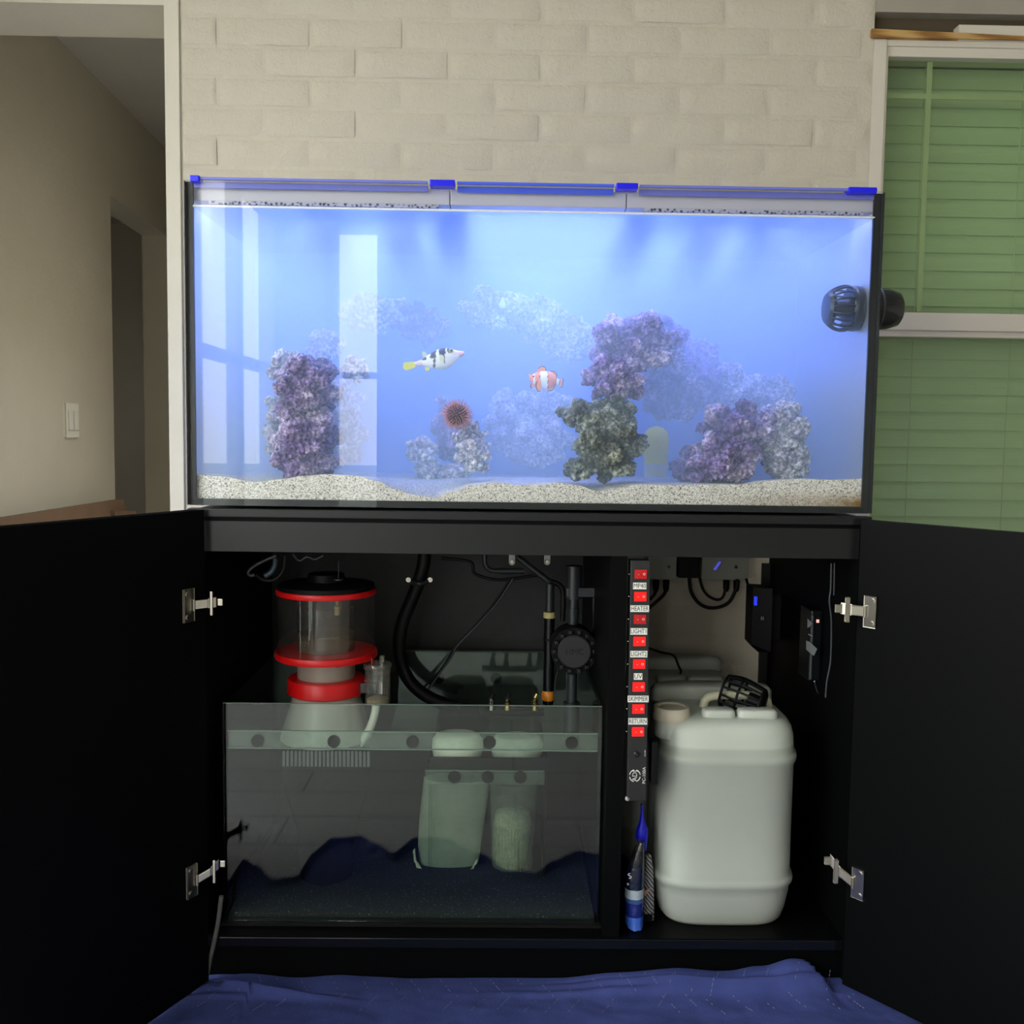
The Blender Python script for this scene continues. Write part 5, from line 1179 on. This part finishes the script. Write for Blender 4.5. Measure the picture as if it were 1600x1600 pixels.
# ================================================================== BLANKET on the floor
blm2 = NT('navy_quilted_fabric'); tcq = blm2.n('ShaderNodeTexCoord'); 
blm2.l(blm2.ramp(blm2.noise(18, 4), [(.3, (.032, .048, .19)), (.7, (.050, .068, .25))]), blm2.b.inputs['Base Color']); blm2.b.inputs['Roughness'].default_value = .9; blm2.bump(blm2.noise(260, 3), .35, .002)
def refl_floor(px, py, zz=.02):
    q = ray(px, py); p0 = CL + q * ((SY0 - CL.y) / q.y); q2 = Vector((q.x, -q.y, q.z)); return p0 + q2 * ((zz - p0.z) / q2.z)
fe = [refl_floor(a, b) for a, b in [(352, 1392), (375, 1340), (400, 1352), (430, 1376), (465, 1370), (490, 1330), (520, 1308), (565, 1305), (585, 1318), (615, 1335), (650, 1310), (690, 1308), (750, 1335), (800, 1360), (835, 1366), (865, 1345), (905, 1330), (940, 1336)]]
fex = [p.x for p in fe]; fey = [p.y for p in fe]
bt_px = [(200, 1527), (300, 1527), (380, 1524), (460, 1530), (530, 1527), (640, 1531), (800, 1531), (880, 1530), (960, 1522), (1060, 1515), (1140, 1519), (1190, 1511), (1240, 1499), (1285, 1504), (1315, 1520), (1335, 1530), (1420, 1528)]
bx_ = [at(a, b, .0).x for a, b in bt_px]; bz_ = [max(.012, at(a, b, .0).z) for a, b in bt_px]
NXB, NYB = 300, 150; q = MB(); gr = {}
YB0 = 0.006
def blanket_z(X, Y):
    zt_ = interp(X, bx_, bz_); near = math.exp(-((Y - .0) / .045) ** 2)
    z_ = .012 + (zt_ - .012) * near
    n_ = noise.noise(Vector((X * 5, Y * 9, 1))) * .006 + noise.noise(Vector((X * 16, Y * 22, 4))) * .0030 + noise.noise(Vector((X * 45, Y * 50, 7))) * .0010
    z_ += n_ * (1 - .6 * near)
    # folds
    a1 = math.exp(-((X + .48) / .11) ** 2); yc1 = -.014 - .16 * (X + .58)
    z_ += a1 * (.016 * math.exp(-((Y - yc1 + .010) / .009) ** 2) - .010 * math.exp(-((Y - yc1) / .004) ** 2))
    a2 = math.exp(-((X - .32) / .17) ** 2); yc2 = -.016 + .006 * math.sin(X * 11)
    z_ += a2 * (.013 * math.exp(-((Y - yc2 + .011) / .010) ** 2) - .012 * math.exp(-((Y - yc2) / .0045) ** 2))
    z_ += .006 * math.exp(-((Y + .045 - .02 * X) / .008) ** 2) * (.5 + .5 * math.sin(X * 7))
    z_ -= .010 * math.exp(-((X - .545 + .3 * Y) / .008) ** 2) * math.exp(-((Y + .02) / .04) ** 2)
    e_ = min(abs(X + .61 + .5 * Y) if X < 0 else 9, abs(X - .61 - .78 * Y) if X > 0 else 9)
    return max(.003, z_)
for i in range(NXB + 1):
    X = -.95 + 1.95 * i / NXB; yf = interp(X, fex, fey)
    for j in range(NYB + 1):
        u = (j / NYB) ** 2.2; Y = YB0 + (yf - YB0) * u
        z_ = blanket_z(X, Y)
        for D in (DL, DR):
            A__, u_, n_ = D
            if (Vector((X, Y, 0)) - Vector((A__.x, A__.y, 0))).dot(n_) < .03: z_ = min(z_, .018)
        edge = max(0, 1 - (1 - u) * 40); z_ = z_ * (1 - edge) + .002 * edge + .018 * math.exp(-((1 - u) / .05) ** 2) * (1 - edge)
        gr[i, j] = q.bm.verts.new((X, Y, z_))
for i in range(NXB):
    for j in range(NYB): q.bm.faces.new((gr[i, j], gr[i + 1, j], gr[i + 1, j + 1], gr[i, j + 1]))
BK = thing('moving_blanket', 'quilted navy moving blanket spread on the floor in front of the cabinet', 'blanket', (0, -.3, 0))
q.done('fabric', blm2.m, BK, smooth=180)
stm = pm('pale_stitching', (.26, .27, .33), .8); st_ = MB()
def stitch(x0, y0, dx, dy, L):
    n = int(L / .006)
    for k in range(n):
        if random.random() < .5: continue
        a_ = k * .006; b_ = a_ + .004
        p = [Vector((x0 + dx * t_, y0 + dy * t_, 0)) for t_ in (a_, b_)]
        if p[1].y > -.001: continue
        for v in p: v.z = blanket_z(v.x, v.y) + .0006
        st_.tube(p, .00042, 4, 1)
x_ = -.66
while x_ < .66:
    s_ = 1 if x_ < .25 else -1; d = Vector((.45 * s_, -.89)).normalized(); stitch(x_, -.001, d.x, d.y, .045 + random.uniform(0, .02))
    stitch(x_ + .035 * s_, -.055 + random.uniform(-.01, .01), -d.x * 1.2, d.y, .05); x_ += random.uniform(.03, .06)
o = st_.done('stitching', stm, BK); o['kind'] = 'stuff'
